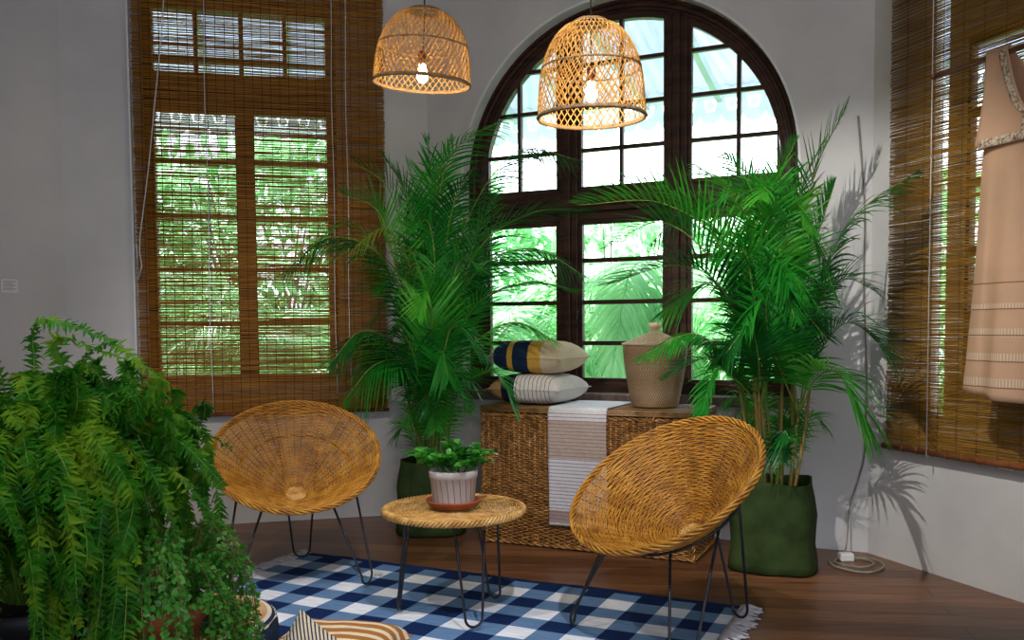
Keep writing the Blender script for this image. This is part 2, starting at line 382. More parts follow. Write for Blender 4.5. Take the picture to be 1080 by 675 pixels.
# window wall with an arched opening
AC, AZ, AR, SILL = 1.262, 2.100, 1.025, .80
def arch(r, n=48, cx=AC): return [(cx + r * math.cos(PI - PI * i / n), AZ + r * math.sin(PI - PI * i / n)) for i in range(n + 1)]
mb = MB(); th = .22
a = arch(AR)
mb.prism([(-.0, 0), (AC - AR, 0), (AC - AR, H), (-.0, H)], -th, 0, FC)
mb.prism([(AC + AR, 0), (CW, 0), (CW, H), (AC + AR, H)], -th, 0, FC)
mb.prism([(AC - AR, 0), (AC + AR, 0), (AC + AR, SILL), (AC - AR, SILL)], -th, 0, FC)
for i in range(len(a) - 1): mb.prism([a[i], a[i + 1], (a[i + 1][0], H), (a[i][0], H)], -th, 0, FC)
struct(mb.build('wall_back', 'wall', smooth=False))
# white raised strip beside the left blind
mb = MB(); mb.prism([(-1.775, .72), (-1.762, .72), (-1.762, H), (-1.775, H)], 0, .045, FL); struct(mb.build('trim_1', 'white_paint', smooth=False, bevel=.004))

# ------------------------------------------------------------------ arched window
win = thing('window_1', 'tall arched dark wood window', 'window', OC); del win['category']; struct(win)
rel = lambda fr, root: (lambda u, w, z: fr(u, w, z) - root)
FW = rel(FC, OC)
def ring_path(mb, prof, base=SILL):
    rows = []
    for ins, w in prof:
        r = AR - ins; p = [(AC - r, base)] + arch(r) + [(AC + r, base)]
        rows.append([FC(u, w, z) for u, z in p])
    n = len(rows[0]); vs = [q for row in rows for q in row]
    mb.add(vs, [(j * n + i, j * n + i + 1, (j + 1) * n + i + 1, (j + 1) * n + i) for j in range(len(rows) - 1) for i in range(n - 1)])
m = MB(); ring_path(m, [(-.001, -.10), (-.001, .006), (.012, .006), (.014, .0), (.014, -.10)]); struct(m.build('trim_2', 'white_paint', smooth=False))
def path_profile(mb, r_of, prof, base=SILL):
    """sweep a stepped profile [(inset from AR, depth w)...] round the jambs and the arch"""
    rows = []
    for ins, w in prof:
        r = AR - ins; p = [(AC - r, base)] + arch(r) + [(AC + r, base)]
        rows.append([FW(u, w, z) for u, z in p])
    n = len(rows[0]); vs = [q for row in rows for q in row]
    fs = [(j * n + i, j * n + i + 1, (j + 1) * n + i + 1, (j + 1) * n + i) for j in range(len(rows) - 1) for i in range(n - 1)]
    mb.add(vs, fs)
mb = MB()
path_profile(mb, None, [(0, -.20), (0, -.095), (.012, -.080), (.030, -.080), (.034, -.092), (.040, -.092), (.046, -.082), (.060, -.086), (.064, -.098), (.078, -.098), (.082, -.104), (.092, -.104), (.118, -.110), (.118, -.16), (0, -.20)])
mb.build('frame', 'frame_wood', win, smooth=False)
GR = AR - .118                                   # glass radius .907
def bar_box(name, u0, u1, z0, z1, w0, w1, bev=.006, mat='frame_wood'):
    m = MB(); m.prism([(u0, z0), (u1, z0), (u1, z1), (u0, z1)], w0, w1, FW); return m.build(name, mat, win, smooth=False, bevel=bev)
for cu in (.92, 1.59):
    top = AZ + math.sqrt(GR ** 2 - (cu - AC) ** 2) + .05
    m = MB()
    m.prism([(cu - .060, SILL), (cu + .060, SILL), (cu + .060, top), (cu - .060, top)], -.16, -.095, FW)
    m.prism([(cu - .022, SILL), (cu + .022, SILL), (cu + .022, top), (cu - .022, top)], -.10, -.066, FW)
    m.build('mullion', 'frame_wood', win, smooth=False, bevel=.006)
m = MB()
m.prism([(AC - GR - .06, 1.846), (AC + GR + .06, 1.846), (AC + GR + .06, 2.028), (AC - GR - .06, 2.028)], -.16, -.10, FW)
m.prism([(AC - GR - .03, 1.895), (AC + GR + .03, 1.895), (AC + GR + .03, 1.975), (AC - GR - .03, 1.975)], -.11, -.058, FW)
m.prism([(AC - GR - .03, 1.925), (AC + GR + .03, 1.925), (AC + GR + .03, 1.945), (AC - GR - .03, 1.945)], -.07, -.046, FW)
m.build('transom', 'frame_wood', win, smooth=False, bevel=.005)
bar_box('bottom_rail', AC - GR - .06, AC + GR + .06, SILL, .872, -.16, -.085)
m = MB(); m.prism([(AC - AR - .0, SILL - .045), (AC + AR, SILL - .045), (AC + AR, SILL + .012), (AC - AR, SILL + .012)], -.09, .05, FW); m.build('window_sill', 'sill_wood', win, smooth=False, bevel=.008)
def zlim(u): return AZ + math.sqrt(max(0, GR ** 2 - (u - AC) ** 2))
def ulim(z):
    d = math.sqrt(max(0, GR ** 2 - max(0, z - AZ) ** 2)); return AC - d, AC + d
m = MB(); t = .011
for cu in (.588, 1.25, 1.936): m.prism([(cu - t, 2.02), (cu + t, 2.02), (cu + t, zlim(cu) + .01), (cu - t, zlim(cu) + .01)], -.15, -.115, FW)
for cz in (2.268, 2.523, 2.775):
    a0, a1 = ulim(cz)
    for x0, x1 in ((a0 - .01, .865), (.975, 1.535), (1.645, a1 + .01)):
        if x1 > x0: m.prism([(x0, cz - t), (x1, cz - t), (x1, cz + t), (x0, cz + t)], -.148, -.117, FW)
m.build('upper_glazing_bar', 'frame_wood', win, smooth=False)
m = MB()
for cz in (1.606, 1.353, 1.105):
    for x0, x1 in ((AC - GR - .01, .865), (.975, 1.535), (1.645, AC + GR + .01)): m.prism([(x0, cz - .013), (x1, cz - .013), (x1, cz + .013), (x0, cz + .013)], -.148, -.115, FW)
m.build('lower_glazing_bar', 'frame_wood', win, smooth=False)
for u0, u1 in ((AC - GR, .86), (.98, 1.53), (1.65, AC + GR)):      # casement stiles of the upper lights
    m = MB(); s_ = .022
    for ua, ub in ((u0, u0 + s_), (u1 - s_, u1)):
        za = 2.028; m.prism([(ua, 1.0 if False else 2.02), (ub, 2.02), (ub, zlim(ub)), (ua, zlim(ua) + .002)], -.15, -.108, FW)
    m.prism([(u0, 2.02), (u1, 2.02), (u1, 2.05), (u0, 2.05)], -.15, -.108, FW)
    m.build('casement', 'frame_wood', win, smooth=False, bevel=.003)
    m = MB()
    for ua, ub in ((u0, u0 + s_ + .004), (u1 - s_ - .004, u1)): m.prism([(ua, .86), (ub, .86), (ub, 1.86), (ua, 1.86)], -.15, -.108, FW)
    m.prism([(u0, .86), (u1, .86), (u1, .895), (u0, .895)], -.15, -.108, FW); m.prism([(u0, 1.822), (u1, 1.822), (u1, 1.85), (u0, 1.85)], -.15, -.108, FW)
    m.build('casement', 'frame_wood', win, smooth=False, bevel=.003)
m = MB(); g = arch(GR + .02)
m.prism([(AC - GR - .02, SILL + .02)] + g + [(AC + GR + .02, SILL + .02)], -.134, -.130, FW); m.build('glass_pane', 'glass', win, smooth=False)
m = MB(); m.tube([FW(.985, -.085, 1.30), FW(.985, -.065, 1.30), FW(.985, -.065, 1.20)], .006, 6); m.build('casement_latch', 'black_metal', win)

# left window behind its blind
win2 = thing('window_2', 'brown wooden casement window behind the left blind', 'window', OL); del win2['category']; struct(win2)
F2 = rel(FL, OL)
def rects(mb, lst, w0, w1, fr): 
    for u0, u1, z0, z1 in lst: mb.prism([(u0, z0), (u1, z0), (u1, z1), (u0, z1)], w0, w1, fr)
m = MB(); rects(m, [(-1.70, -1.645, .86, 3.2), (-.632, -.57, .86, 3.2), (-1.70, -.57, .86, .923), (-1.70, -.57, 3.128, 3.2), (-1.70, -.57, 2.522, 2.75), (-1.18, -1.07, .9, 2.53)], -.12, -.03, F2)
m.build('frame', 'frame_wood', win2, smooth=False)
m = MB(); rects(m, [(c - .012, c + .012, 2.74, 3.14) for c in (-1.40, -1.136, -.877)] + [(-1.66, -.62, 2.826, 2.848)] + [(-1.66, -.62, c - .012, c + .012) for c in (2.23, 1.894, 1.572, 1.243)], -.10, -.05, F2)
m.build('glazing_bar', 'frame_wood', win2, smooth=False)
m = MB(); rects(m, [(-1.66, -.6, .9, 3.16)], -.078, -.074, F2); m.build('glass_pane', 'glass', win2, smooth=False)
# right window behind its blind
win3 = thing('window_3', 'dark wooden window behind the right blind', 'window', OR); del win3['category']; struct(win3)
F3 = rel(FR, OR)
m = MB(); rects(m, [(.585, .605, .949, 2.511), (1.70, 1.75, .949, 2.511), (.60, 1.75, .949, 1.0), (.60, 1.75, 2.46, 2.511), (1.15, 1.22, .96, 2.5)], -.045, -.008, F3); m.build('frame', 'frame_wood', win3, smooth=False)
m = MB(); rects(m, [(.61, 1.74, c - .02, c + .02) for c in (2.16, 1.85, 1.54, 1.24)], -.042, -.012, F3); m.build('glazing_bar', 'frame_wood', win3, smooth=False)
m = MB(); rects(m, [(.61, 1.74, .96, 2.5), (.405, .485, .765, 2.95)], -.030, -.026, F3); m.build('glass_pane', 'glass', win3, smooth=False)

# ------------------------------------------------------------------ reed blinds
def reed_panel(mb, fr, u0, u1, z0, z1, w, rg, pitch=.0058, sag=0, cover=(.86, 1.08), gap=.052, tr=.0016):
    z = z0; L = u1 - u0; nseg = 7
    while z < z1:
        th = pitch * rg.uniform(*cover); ph = rg.uniform(0, 9)
        x0 = u0 + rg.uniform(0, .012); x1 = u1 - rg.uniform(0, .012); pts = []
        for i in range(nseg + 1):
            u = x0 + (x1 - x0) * i / nseg
            pts.append(fr(u, w + rg.uniform(-.0012, .0012), z + .0016 * math.sin(ph + u * 3.1) + rg.uniform(-.0011, .0011) + sag * (u - u0) ))
        mb.tube(pts, [th * .5 * rg.uniform(.8, 1.1) for _ in pts], 4, 0)
        z += pitch * (rg.uniform(.9, 1.12) if rg.random() > .06 else rg.uniform(1.3, 1.6))
    n = int(L / gap)
    for k in range(1, n):
        u = u0 + L * k / n
        for dw in (-.004, .004):
            mb.tube([fr(u + .0015 * math.sin(i * 1.7 + k), w + dw, z0 + (z1 - z0) * i / 12) for i in range(13)], tr, 3, 1)
def loc_frame(root, d, n): return lambda u, w, z: d * u + n * w + V((0, 0, z))
rg = random.Random(3)
root = FL(-1.01, .06, .677); bl = thing('bamboo_blind', 'wide brown reed blind over the tall window on the left wall', 'blind', root, 0, 'reed blinds over the side windows')
fb = lambda u, w, z: FL(u, w, z) - root
m = MB(); reed_panel(m, fb, -1.752, -.276, .700, 3.52, .06, rg); m.build('reed_panel', ['reed', 'thread'], bl)
m = MB(); m.tube([fb(-1.752, .06, .69), fb(-.276, .06, .69)], .011, 8); m.build('bottom_rail', 'reed_edge', bl)
m = MB(); rects(m, [(-1.75, -.275, 3.50, 3.58)], .035, .085, fb); m.build('head_rail', 'rod_wood', bl, smooth=False, bevel=.004)
m = MB(); reed_panel(m, fb, -1.745, -.285, .705, .775, .076, rg); m.build('lower_fold', ['reed', 'thread'], bl)
for u, z in ((-1.338, .70), (-.600, .80), (-.515, .80)):
    m = MB(); m.tube([fb(u + .004 * math.sin(k), .09, 3.5 + (z - 3.5) * k / 14) for k in range(15)], .0026, 5); m.build('pull_cord', 'white_cord', bl)
m = MB(); m.tube([fb(-1.53 - .19 * (k / 14) ** 1.3, .095 + .01 * math.sin(k), 3.5 - 1.75 * k / 14) for k in range(15)] + [fb(-1.725, .10, 1.66), fb(-1.715, .10, 1.58), fb(-1.735, .10, 1.50), fb(-1.74, .10, 1.7)], .0035, 5); m.build('pull_cord', 'white_cord', bl)
root2 = FR(1.0, .05, .58); br = thing('bamboo_blind', 'olive brown reed blind behind the hanging peach dress', 'blind', root2, 0, 'reed blinds over the side windows')
fb2 = lambda u, w, z: FR(u, w, z) - root2
m = MB(); reed_panel(m, fb2, .168, 1.95, .606, 3.52, .05, rg, .0062, 0, (.76, 1.03), .11, .0010); m.build('reed_panel', ['reed_right', 'thread'], br)
m = MB(); m.tube([fb2(.155, .05, .594), fb2(1.96, .05, .594)], .016, 10)
for k in range(20): m.tube([fb2(.20 + k * .09 + .002 * i, .05, .594) for i in range(3)], .0185, 8)
m.build('bottom_rail', 'reed_edge', br)
m = MB(); rects(m, [(.165, 1.95, 3.50, 3.58)], .025, .075, fb2); m.build('head_rail', 'rod_wood', br, smooth=False, bevel=.004)
m = MB(); m.tube([fb2(.455, .075, 3.5), fb2(.458, .072, .56)], .0026, 5); m.build('pull_cord', 'white_cord', br)

# ------------------------------------------------------------------ pendants
def pendant(name, label, rim_c, R, Hh, top_r, tilt, bulb_z, exps):
    """rim_c: centre of the bottom rim in the world"""
    r0 = V(rim_c); t = thing(name, label, 'lamp', r0, 0, 'bamboo lattice pendant lamps')
    rot = Matrix.Rotation(math.radians(tilt[0]), 3, 'X') @ Matrix.Rotation(math.radians(tilt[1]), 3, 'Y')
    topz = Hh
    def prof(s):                       # s 0 rim .. 1 top
        z = Hh * s; k = max(0, (s - .12) / .88)
        return top_r + (R - top_r) * (1 - .10 * s) * (1 - k ** exps) ** .62 if s < 1 else top_r, z
    def at(s, a, dr=0): r, z = prof(min(s, .9999)); r += dr; return rot @ V((r * math.cos(a), r * math.sin(a), z))
    m = MB(); n = 46
    for d in (1, -1):
        for k in range(n):
            pts = [at(i / 22, 2 * PI * k / n + d * 1.15 * (i / 22), .0012 * d) for i in range(23)]
            m.tube(pts, .0025, 4, 0, flat=.6)
    m.build('lamp_shade', 'lattice', t)
    m = MB()
    for s_, rr in ((.0, .0065), (.012, .0055)):
        m.tube([at(s_, 2 * PI * k / 60) for k in range(60)], rr, 6, closed=True)
    for k in range(60):
        m.tube([at(0, 2 * PI * (k / 60 + .002 * i), .007 * math.cos(i * 1.57)) + V((0, 0, .007 * math.sin(i * 1.57))) for i in range(5)], .002, 4)
    m.build('rim', 'lattice_rim', t)
    m = MB(); m.tube([at(.52, 2 * PI * k / 60) for k in range(60)], .0042, 6, closed=True); m.build('hoop', 'lattice_rim', t)
    m = MB()
    for q in (0, .012): m.tube([rot @ V(((top_r - q * .5) * math.cos(2 * PI * k / 40), (top_r - q * .5) * math.sin(2 * PI * k / 40), Hh + q * .5)) for k in range(40)], .0045, 6, closed=True)
    for a in (0, PI / 2): m.tube([rot @ V((top_r * math.cos(a), top_r * math.sin(a), Hh + .004)), rot @ V((-top_r * math.cos(a), -top_r * math.sin(a), Hh + .004))], .005, 6)
    m.build('top_ring', 'lattice_rim', t)
    m = MB(); m.tube([rot @ V((0, 0, Hh)), V((0, 0, H - r0.z))], .003, 6); m.tube([rot @ V((0, 0, Hh)), rot @ V((0, 0, bulb_z + .075))], .003, 6)
    cord = m.build('cord', 'black_metal', t)
    m = MB(); m.lathe([(0, 0), (.05, 0), (.05, .015), (.03, .03), (0, .03)], 24, c=(0, 0, H - r0.z - .032)); m.build('ceiling_rose', 'black_metal', t)
    bz = rot @ V((0, 0, bulb_z))
    m = MB(); m.lathe([(.0, .085), (.016, .085), (.018, .05), (.016, .032), (.0, .032)], 20, c=bz); so = m.build('bulb_socket', 'rod_wood', t)
    m = MB(); m.lathe([(.0001, -.045), (.012, -.041), (.022, -.025), (.024, -.008), (.017, .012), (.013, .032), (.0001, .033)], 20, c=bz); bu = m.build('bulb', 'bulb', t)
    L = bpy.data.lights.new('bulb_light', 'POINT'); L.energy = 7; L.color = (1, .80, .50); L.shadow_soft_size = .05
    lo = bpy.data.objects.new('bulb_light', L); COL.objects.link(lo); lo.location = r0 + bz + V((0, 0, -.07))
pendant('pendant_lamp', 'shorter lattice bamboo pendant lamp in front of the plain wall, left of the arch', (-.366, 3.8, 2.217), .200, .287, .068, (4, 3.5), .045, 2.6)
pendant('pendant_lamp', 'taller lattice bamboo pendant lamp hanging in front of the arched window', (.305, 3.42, 1.985), .200, .345, .064, (1, -.5), .10, 2.8)

# ------------------------------------------------------------------ wall card, cables
root = FF(-.315, .0, 1.458); t = thing('wall_label', 'small white printed card stuck on the far left wall', 'label', root)
m = MB(); fw = lambda u, w, z: FF(u - .315, w, z + 1.458) - root
rects(m, [(-.045, .045, -.04, .035)], .0005, .003, fw); m.build('card', 'paper', t, smooth=False)
m = MB()
for k in range(8): rects(m, [(-.035, .035 - .012 * ((k * 7) % 3), .022 - k * .007, .0245 - k * .007)], .003, .0035, fw)
m.build('printed_text', 'grey_ink', t, smooth=False)
pts = [(1.802, 4.728, 2.286), (1.816, 4.722, 2.1), (1.836, 4.712, 1.806), (1.837, 4.712, 1.414), (1.852, 4.704, 1.019), (1.855, 4.701, .771), (1.85, 4.704, .52), (1.818, 4.715, .367), (1.782, 4.72, .238), (1.765, 4.70, .11), (1.74, 4.66, .03), (1.70, 4.60, .008)]
floor_pts = [(1.60, 4.52, .008), (1.60, 4.40, .008), (1.70, 4.30, .008), (1.82, 4.38, .008), (1.85, 4.50, .01), (1.77, 4.58, .01), (1.66, 4.55, .012), (1.62, 4.46, .014), (1.70, 4.37, .014), (1.80, 4.44, .014), (1.78, 4.53, .014), (1.72, 4.545, .012)]
root = V((1.70, 4.50, 0)); t = thing('extension_cord', 'grey power cord coiled on the floor in the right corner', 'cable', root)
m = MB(); m.tube([p - root for p in bezier(floor_pts, 90)], .0055, 6); m.build('cable', 'cable', t)
m = MB(); m.box((-.035, .02, .0), (.035, .075, .042)); m.build('plug_adapter', 'plug', t, smooth=False, bevel=.008)
root = V((1.80, 4.70, 0)); t = thing('wall_cable', 'thin grey cable running down the wall beside the right palm', 'cable', root)
m = MB(); m.tube([p - root for p in bezier(pts, 80)], .0042, 6); m.build('cable', 'cable', t)
m = MB(); m.box((-.008, -.006, -.03), (.008, .006, .03), mat=Matrix.Translation(V((1.856, 4.700, .80)) - root)); m.build('cord_switch', 'cable', t, smooth=False, bevel=.003)
# ------------------------------------------------------------------ rug
RO = V((-1.089, 4.77, 0)); RA = math.atan2(-.427, .904)
rug = thing('rug', 'blue and white gingham cotton rug under the wicker chairs and table', 'rug', RO, RA)
RL, RW = 2.29, 1.55
def rug_z(x, y):
    return .006 + .004 * max(0, noise.noise(V((x * 2.2, y * 5, 0)))) + .003 * max(0, noise.noise(V((x * 6, y * 9, 4))))
def rugp(u, v):
    x = RL * u; y = -RW * v
    return V((x + .012 * noise.noise(V((0, y * 4, 1))), y + .02 * noise.noise(V((x * 2, y * .4, 2))), rug_z(x, y)))
m = MB(); m.grid(lambda u, v: rugp(u, 1 - v), 150, 110); 
ro = m.build('rug_cloth', 'gingham', rug); k = ro.modifiers.new('Solidify', 'SOLIDIFY'); k.thickness = .005; k.offset = -1
rg = random.Random(5); m = MB()
for side in (0, 1):
    for i in range(150):
        y = -RW * (i + rg.random()) / 150; x = -.0 if side == 0 else RL; s = -1 if side == 0 else 1
        L = rg.uniform(.05, .10); a = rg.uniform(-.5, .5); b = rg.uniform(-.4, .4)
        pts = [V((x - s * .01, y, .006)), V((x + s * L * .35, y + L * .3 * a, .012 + rg.random() * .006)), V((x + s * L * .7, y + L * .6 * a, .008)), V((x + s * L, y + L * (.6 * a + .4 * b), .005))]
        m.tube(pts, [.004, .005, .005, .003], 5)
fr_ = m.build('fringe', 'fringe', rug); fr_['kind'] = 'stuff'

# ------------------------------------------------------------------ hairpin leg
def hairpin(mb, a, b, foot, w, r=.0055, zb=.008):
    """two rods from a and b down to a U centred on foot, of half width w along a-b"""
    a, b, foot = V(a), V(b), V(foot); d = (b - a); d.z = 0; d.normalize()
    c = foot + V((0, 0, w + zb))
    arc = [c - d * w * math.cos(PI * i / 10) - V((0, 0, w * math.sin(PI * i / 10))) for i in range(11)]
    lean_a = (a - arc[0]) ; lean_b = (b - arc[-1])
    mb.tube([a, a - lean_a * .5] + arc + [b - lean_b * .5, b], r, 8)

# ------------------------------------------------------------------ wicker chairs
TILT = math.radians(34); RZ = .608
def bowl(u):                               # u 0 at the base disc .. 1 at the rim -> radius, depth behind the rim plane
    return .045 + .338 * u, .262 * (1 - u ** 1.22)
Rt = Matrix.Rotation(TILT, 3, 'Y')         # local +X is where the chair faces
def cp(r, a, h): return Rt @ V((r * math.cos(a), r * math.sin(a), -h)) + V((0, 0, RZ))
nrm = Rt @ V((0, 0, 1))
ch = thing('wicker_chair', 'round wicker bowl chair at the left, facing the room', 'chair', (0, 0, 0), 0, 'wicker bowl chairs on the rug')
rg = random.Random(11)
m = MB(); rings = 53; NS = 46
for k in range(rings):
    u = (k + .5) / rings; r, h = bowl(u); ns = NS if u > .30 else NS // 2
    n = ns * 4; ph = k % 2; pts = []; j1 = rg.uniform(0, 6); am = .0022 if u > .3 else .0015
    for i in range(n):
        a = 2 * PI * i / n; off = am * math.cos(ns * a / 2 + PI * ph) 
        rr = r + rg.uniform(-.0008, .0008) + .0012 * math.sin(3 * a + j1)
        pts.append(cp(rr, a, h + off * .9 + .0015 * math.sin(5 * a + j1)))
    m.tube(pts, .0036 * rg.uniform(.88, 1.08), 5, closed=True)
m.build('wicker_bowl', 'wicker', ch)
m = MB()
for k in range(NS):
    a = 2 * PI * k / NS; u0 = 0 if k % 2 == 0 else .30
    m.tube([cp(bowl(u0 + (1 - u0) * i / 14)[0], a, bowl(u0 + (1 - u0) * i / 14)[1]) for i in range(15)], .0030, 5)
m.build('spokes', 'spoke', ch)['kind'] = 'stuff'
m = MB()
for q in range(4):
    n = 300; m.tube([cp(.387 + .0085 * math.cos(17 * a + q * PI / 2), a, .0095 * math.sin(17 * a + q * PI / 2)) for a in (2 * PI * i / n for i in range(n))], .0050, 6, closed=True)
m.build('braided_rim', 'wicker', ch)
m = MB(); n = 260
m.tube([cp(.006 + .046 * i / n, 2 * PI * 6 * i / n, .262) for i in range(n + 1)], .0048, 6); m.lathe([(.0001, -.262), (.05, -.262), (.05, -.266), (.0001, -.266)], 30)
mm = m.v; 
for i in range(len(mm) - 120, len(mm)): mm[i] = tuple(Rt @ V(mm[i]) + V((0, 0, RZ)))
m.build('base_disc', 'wicker_pale', ch)
ring_r, ring_h = .272, .122
m = MB(); m.tube([cp(ring_r, 2 * PI * i / 60, ring_h) for i in range(60)], .0055, 8, closed=True); m.build('support_ring', 'black_metal', ch)
for ang, fr_r in ((56, .365), (-56, .365), (176, .395)):
    a = math.radians(ang); sp = math.radians(21)
    A_ = cp(ring_r, a - sp, ring_h); B_ = cp(ring_r, a + sp, ring_h)
    m = MB(); hairpin(m, A_, B_, (fr_r * math.cos(a), fr_r * math.sin(a), .009), .042); m.build('leg', 'black_metal', ch)
ch2 = copy_tree(ch)
ch.location = (-1.023, 4.235, .006); ch.rotation_euler.z = math.radians(-75)
ch2.location = (.575, 3.40, .006); ch2.rotation_euler.z = math.radians(-146)
ch2['label'] = 'round wicker bowl chair at the right, turned sideways in front of the wicker chest'

# ------------------------------------------------------------------ side table
tb = thing('side_table', 'round wicker side table with black hairpin legs between the two chairs', 'table', (-.245, 3.715, .006))
TZ = .452
m = MB(); rings = 30; NS = 32
for k in range(rings):
    r = .02 + .262 * (k + .5) / rings; ns = NS if r > .1 else NS // 2; n = ns * 4; ph = k % 2
    m.tube([V((r * math.cos(a), r * math.sin(a), TZ - .004 * (r / .28) ** 3 + .0026 * math.cos(ns * a / 2 + PI * ph))) for a in (2 * PI * i / n for i in range(n))], .0036, 5, closed=True)
for k in range(NS):
    a = 2 * PI * k / NS; r0 = .01 if k % 2 == 0 else .1
    m.tube([V((r0 * math.cos(a), r0 * math.sin(a), TZ)), V((.285 * math.cos(a), .285 * math.sin(a), TZ - .004))], .004, 5)
m.build('table_top', 'wicker_pale', tb)
m = MB()
for q in range(4):
    n = 300; m.tube([V(((.287 + .010 * math.cos(f)) * math.cos(a), (.287 + .010 * math.cos(f)) * math.sin(a), TZ - .010 + .011 * math.sin(f))) for a, f in ((2 * PI * i / n, 26 * 2 * PI * i / n + q * PI / 2) for i in range(n))], .0058, 6, closed=True)
m.build('braided_edge', 'wicker_pale', tb)
m = MB(); m.tube([V((.20 * math.cos(2 * PI * i / 48), .20 * math.sin(2 * PI * i / 48), TZ - .014)) for i in range(48)], .0055, 8, closed=True); m.build('support_ring', 'black_metal', tb)
for ang in (178, -68, 47):
    a = math.radians(ang); sp = math.radians(19)
    m = MB(); hairpin(m, (.2 * math.cos(a - sp), .2 * math.sin(a - sp), TZ - .014), (.2 * math.cos(a + sp), .2 * math.sin(a + sp), TZ - .014), (.235 * math.cos(a), .235 * math.sin(a), .009), .036); m.build('leg', 'black_metal', tb)
TT = .006 + TZ + .009
PX, PY = -.243, 3.66
# saucer and the small herb pot
sa = thing('saucer', 'shallow terracotta saucer under the small plant pot on the table', 'saucer', (PX, PY, TT))
m = MB(); m.lathe([(.0001, .0), (.075, 0), (.098, .012), (.112, .030), (.115, .036), (.110, .037), (.104, .030), (.092, .014), (.072, .008), (.0001, .008)], 48); m.build('dish', 'terracotta', sa)
hp = thing('potted_herb', 'small bushy green plant in a grey white pot with thin brown lines on the table', 'plant', (PX, PY, TT + .0085))
m = MB(); m.lathe([(.0001, 0), (.082, 0), (.085, .006), (.095, .118), (.099, .120), (.101, .148), (.098, .150), (.092, .146), (.088, .115), (.0001, .115)], 48); m.build('pot', 'pot_white', hp)
m = MB(); m.lathe([(.0001, .13), (.05, .128), (.0895, .122)], 30); m.build('soil', 'soil', hp)
def leaf_blade(mb, p, d, up, L, W, droop=.2, fold=.25, n=4, mi=0, wprof=None):
    d = d.normalized(); s = d.cross(up)
    if s.length < 1e-4: s = d.orthogonal()
    s.normalize(); u = s.cross(d); vs = []; q = V(p)
    for i in range(n + 1):
        t = i / n; w = W * (wprof(t) if wprof else (math.sin(PI * min(1, t * .96 + .04)) ** .7)) * .5
        c = q + d * L * t - V((0, 0, 1)) * droop * L * t * t
        vs += [c - s * w + u * w * fold, c, c + s * w + u * w * fold]
    fs = []
    for i in range(n):
        o = i * 3; fs += [(o, o + 1, o + 4, o + 3), (o + 1, o + 2, o + 5, o + 4)]
    mb.add(vs, fs, mi)
def unit(rg):
    while True:
        v = V((rg.uniform(-1, 1), rg.uniform(-1, 1), rg.uniform(-1, 1)))
        if .1 < v.length < 1: return v.normalized()
rg = random.Random(21)
for k in range(34):
    a = rg.uniform(0, 2 * PI); lean = rg.uniform(.1, 1.0); L = rg.uniform(.08, .14)
    b = V((.05 * math.cos(a) * lean, .05 * math.sin(a) * lean, .12)); tip = b + V((L * 1.0 * lean * math.cos(a), L * 1.0 * lean * math.sin(a), L * (1.15 - .5 * lean)))
    if k < 4: tip = b + V((-.13 - .02 * k, -.03 + .03 * k, .05 + .015 * k))
    crv = bezier([b, (b + tip) / 2 + V((0, 0, .02)), tip], 8); m = MB(); m.tube(crv, .0013, 4, 1)
    for i in range(3, 9):
        for s in range(3):
            d = unit(rg); d.z = abs(d.z) * .3; d = (d + (tip - b).normalized() * .6)
            leaf_blade(m, crv[i], d, V((0, 0, 1)), rg.uniform(.03, .05), rg.uniform(.022, .034), .35, .15, 3)
    m.build('sprig', ['herb', 'leaf'], hp)

# ------------------------------------------------------------------ wicker trunk
TA = math.atan2(-.42, .907); TO = V((-.165, 5.020, 0)); TL, TD, THH = 1.19, .46, .735
tk = thing('wicker_chest', 'long brown wicker chest with a lid under the arched window', 'chest', TO, TA)
rg = random.Random(31)
def weave(mb, o, du, dv, nn, W, Hh, pitch=.0098, stake=.031, r=.0049, seg=3):
    ns = max(2, int(W / stake)); rows = int(Hh / pitch)
    for k in range(rows):
        v = (k + .5) * Hh / rows; n = ns * seg; pts = []
        for i in range(n + 1):
            u = W * i / n; off = .0055 * math.cos(PI * u / (W / ns) + PI * (k % 2))
            pts.append(o + du * u + dv * (v + rg.uniform(-.0012, .0012)) + nn * off)
        mb.tube(pts, r * rg.uniform(.8, 1.12), 4)
    for k in range(ns + 1):
        u = W * k / ns; mb.tube([o + du * u, o + du * u + dv * Hh], .0055, 5)
X, Y, Z = V((1, 0, 0)), V((0, 1, 0)), V((0, 0, 1))
m = MB(); m.box((.012, .012, .02), (TL - .012, TD - .012, THH), 1)
weave(m, V((.006, 0, .022)), X, Z, -Y, TL - .012, THH - .03); weave(m, V((TL, .006, .022)), Y, Z, X, TD - .012, THH - .03); weave(m, V((0, .006, .022)), Y, Z, -X, TD - .012, THH - .03)
body = m.build('chest_body', ['wicker_dark', 'trunk_core'], tk)
for (x, y) in ((0, 0), (TL, 0), (TL, TD), (0, TD)):
    m = MB()
    for q in range(2): m.tube([V((x + .006 * math.cos(i * .5 + q * PI), y + .006 * math.sin(i * .5 + q * PI), .0 + THH * i / 140)) for i in range(141)], .0068, 6)
    m.build('corner_post', 'wicker_dark', tk)
for z in (.016, THH - .012):
    m = MB()
    for q in range(2):
        m.tube([V((TL * i / 160, -.002 + .006 * math.cos(i * .5 + q * PI), z + .006 * math.sin(i * .5 + q * PI))) for i in range(161)], .0066, 6)
    m.build('edge_binding', 'wicker_dark', tk); m = MB()
    for q in range(2):
        m.tube([V((TL + .002 + .006 * math.cos(i * .5 + q * PI), TD * i / 70, z + .006 * math.sin(i * .5 + q * PI))) for i in range(71)], .0066, 6)
    m.build('edge_binding', 'wicker_dark', tk)

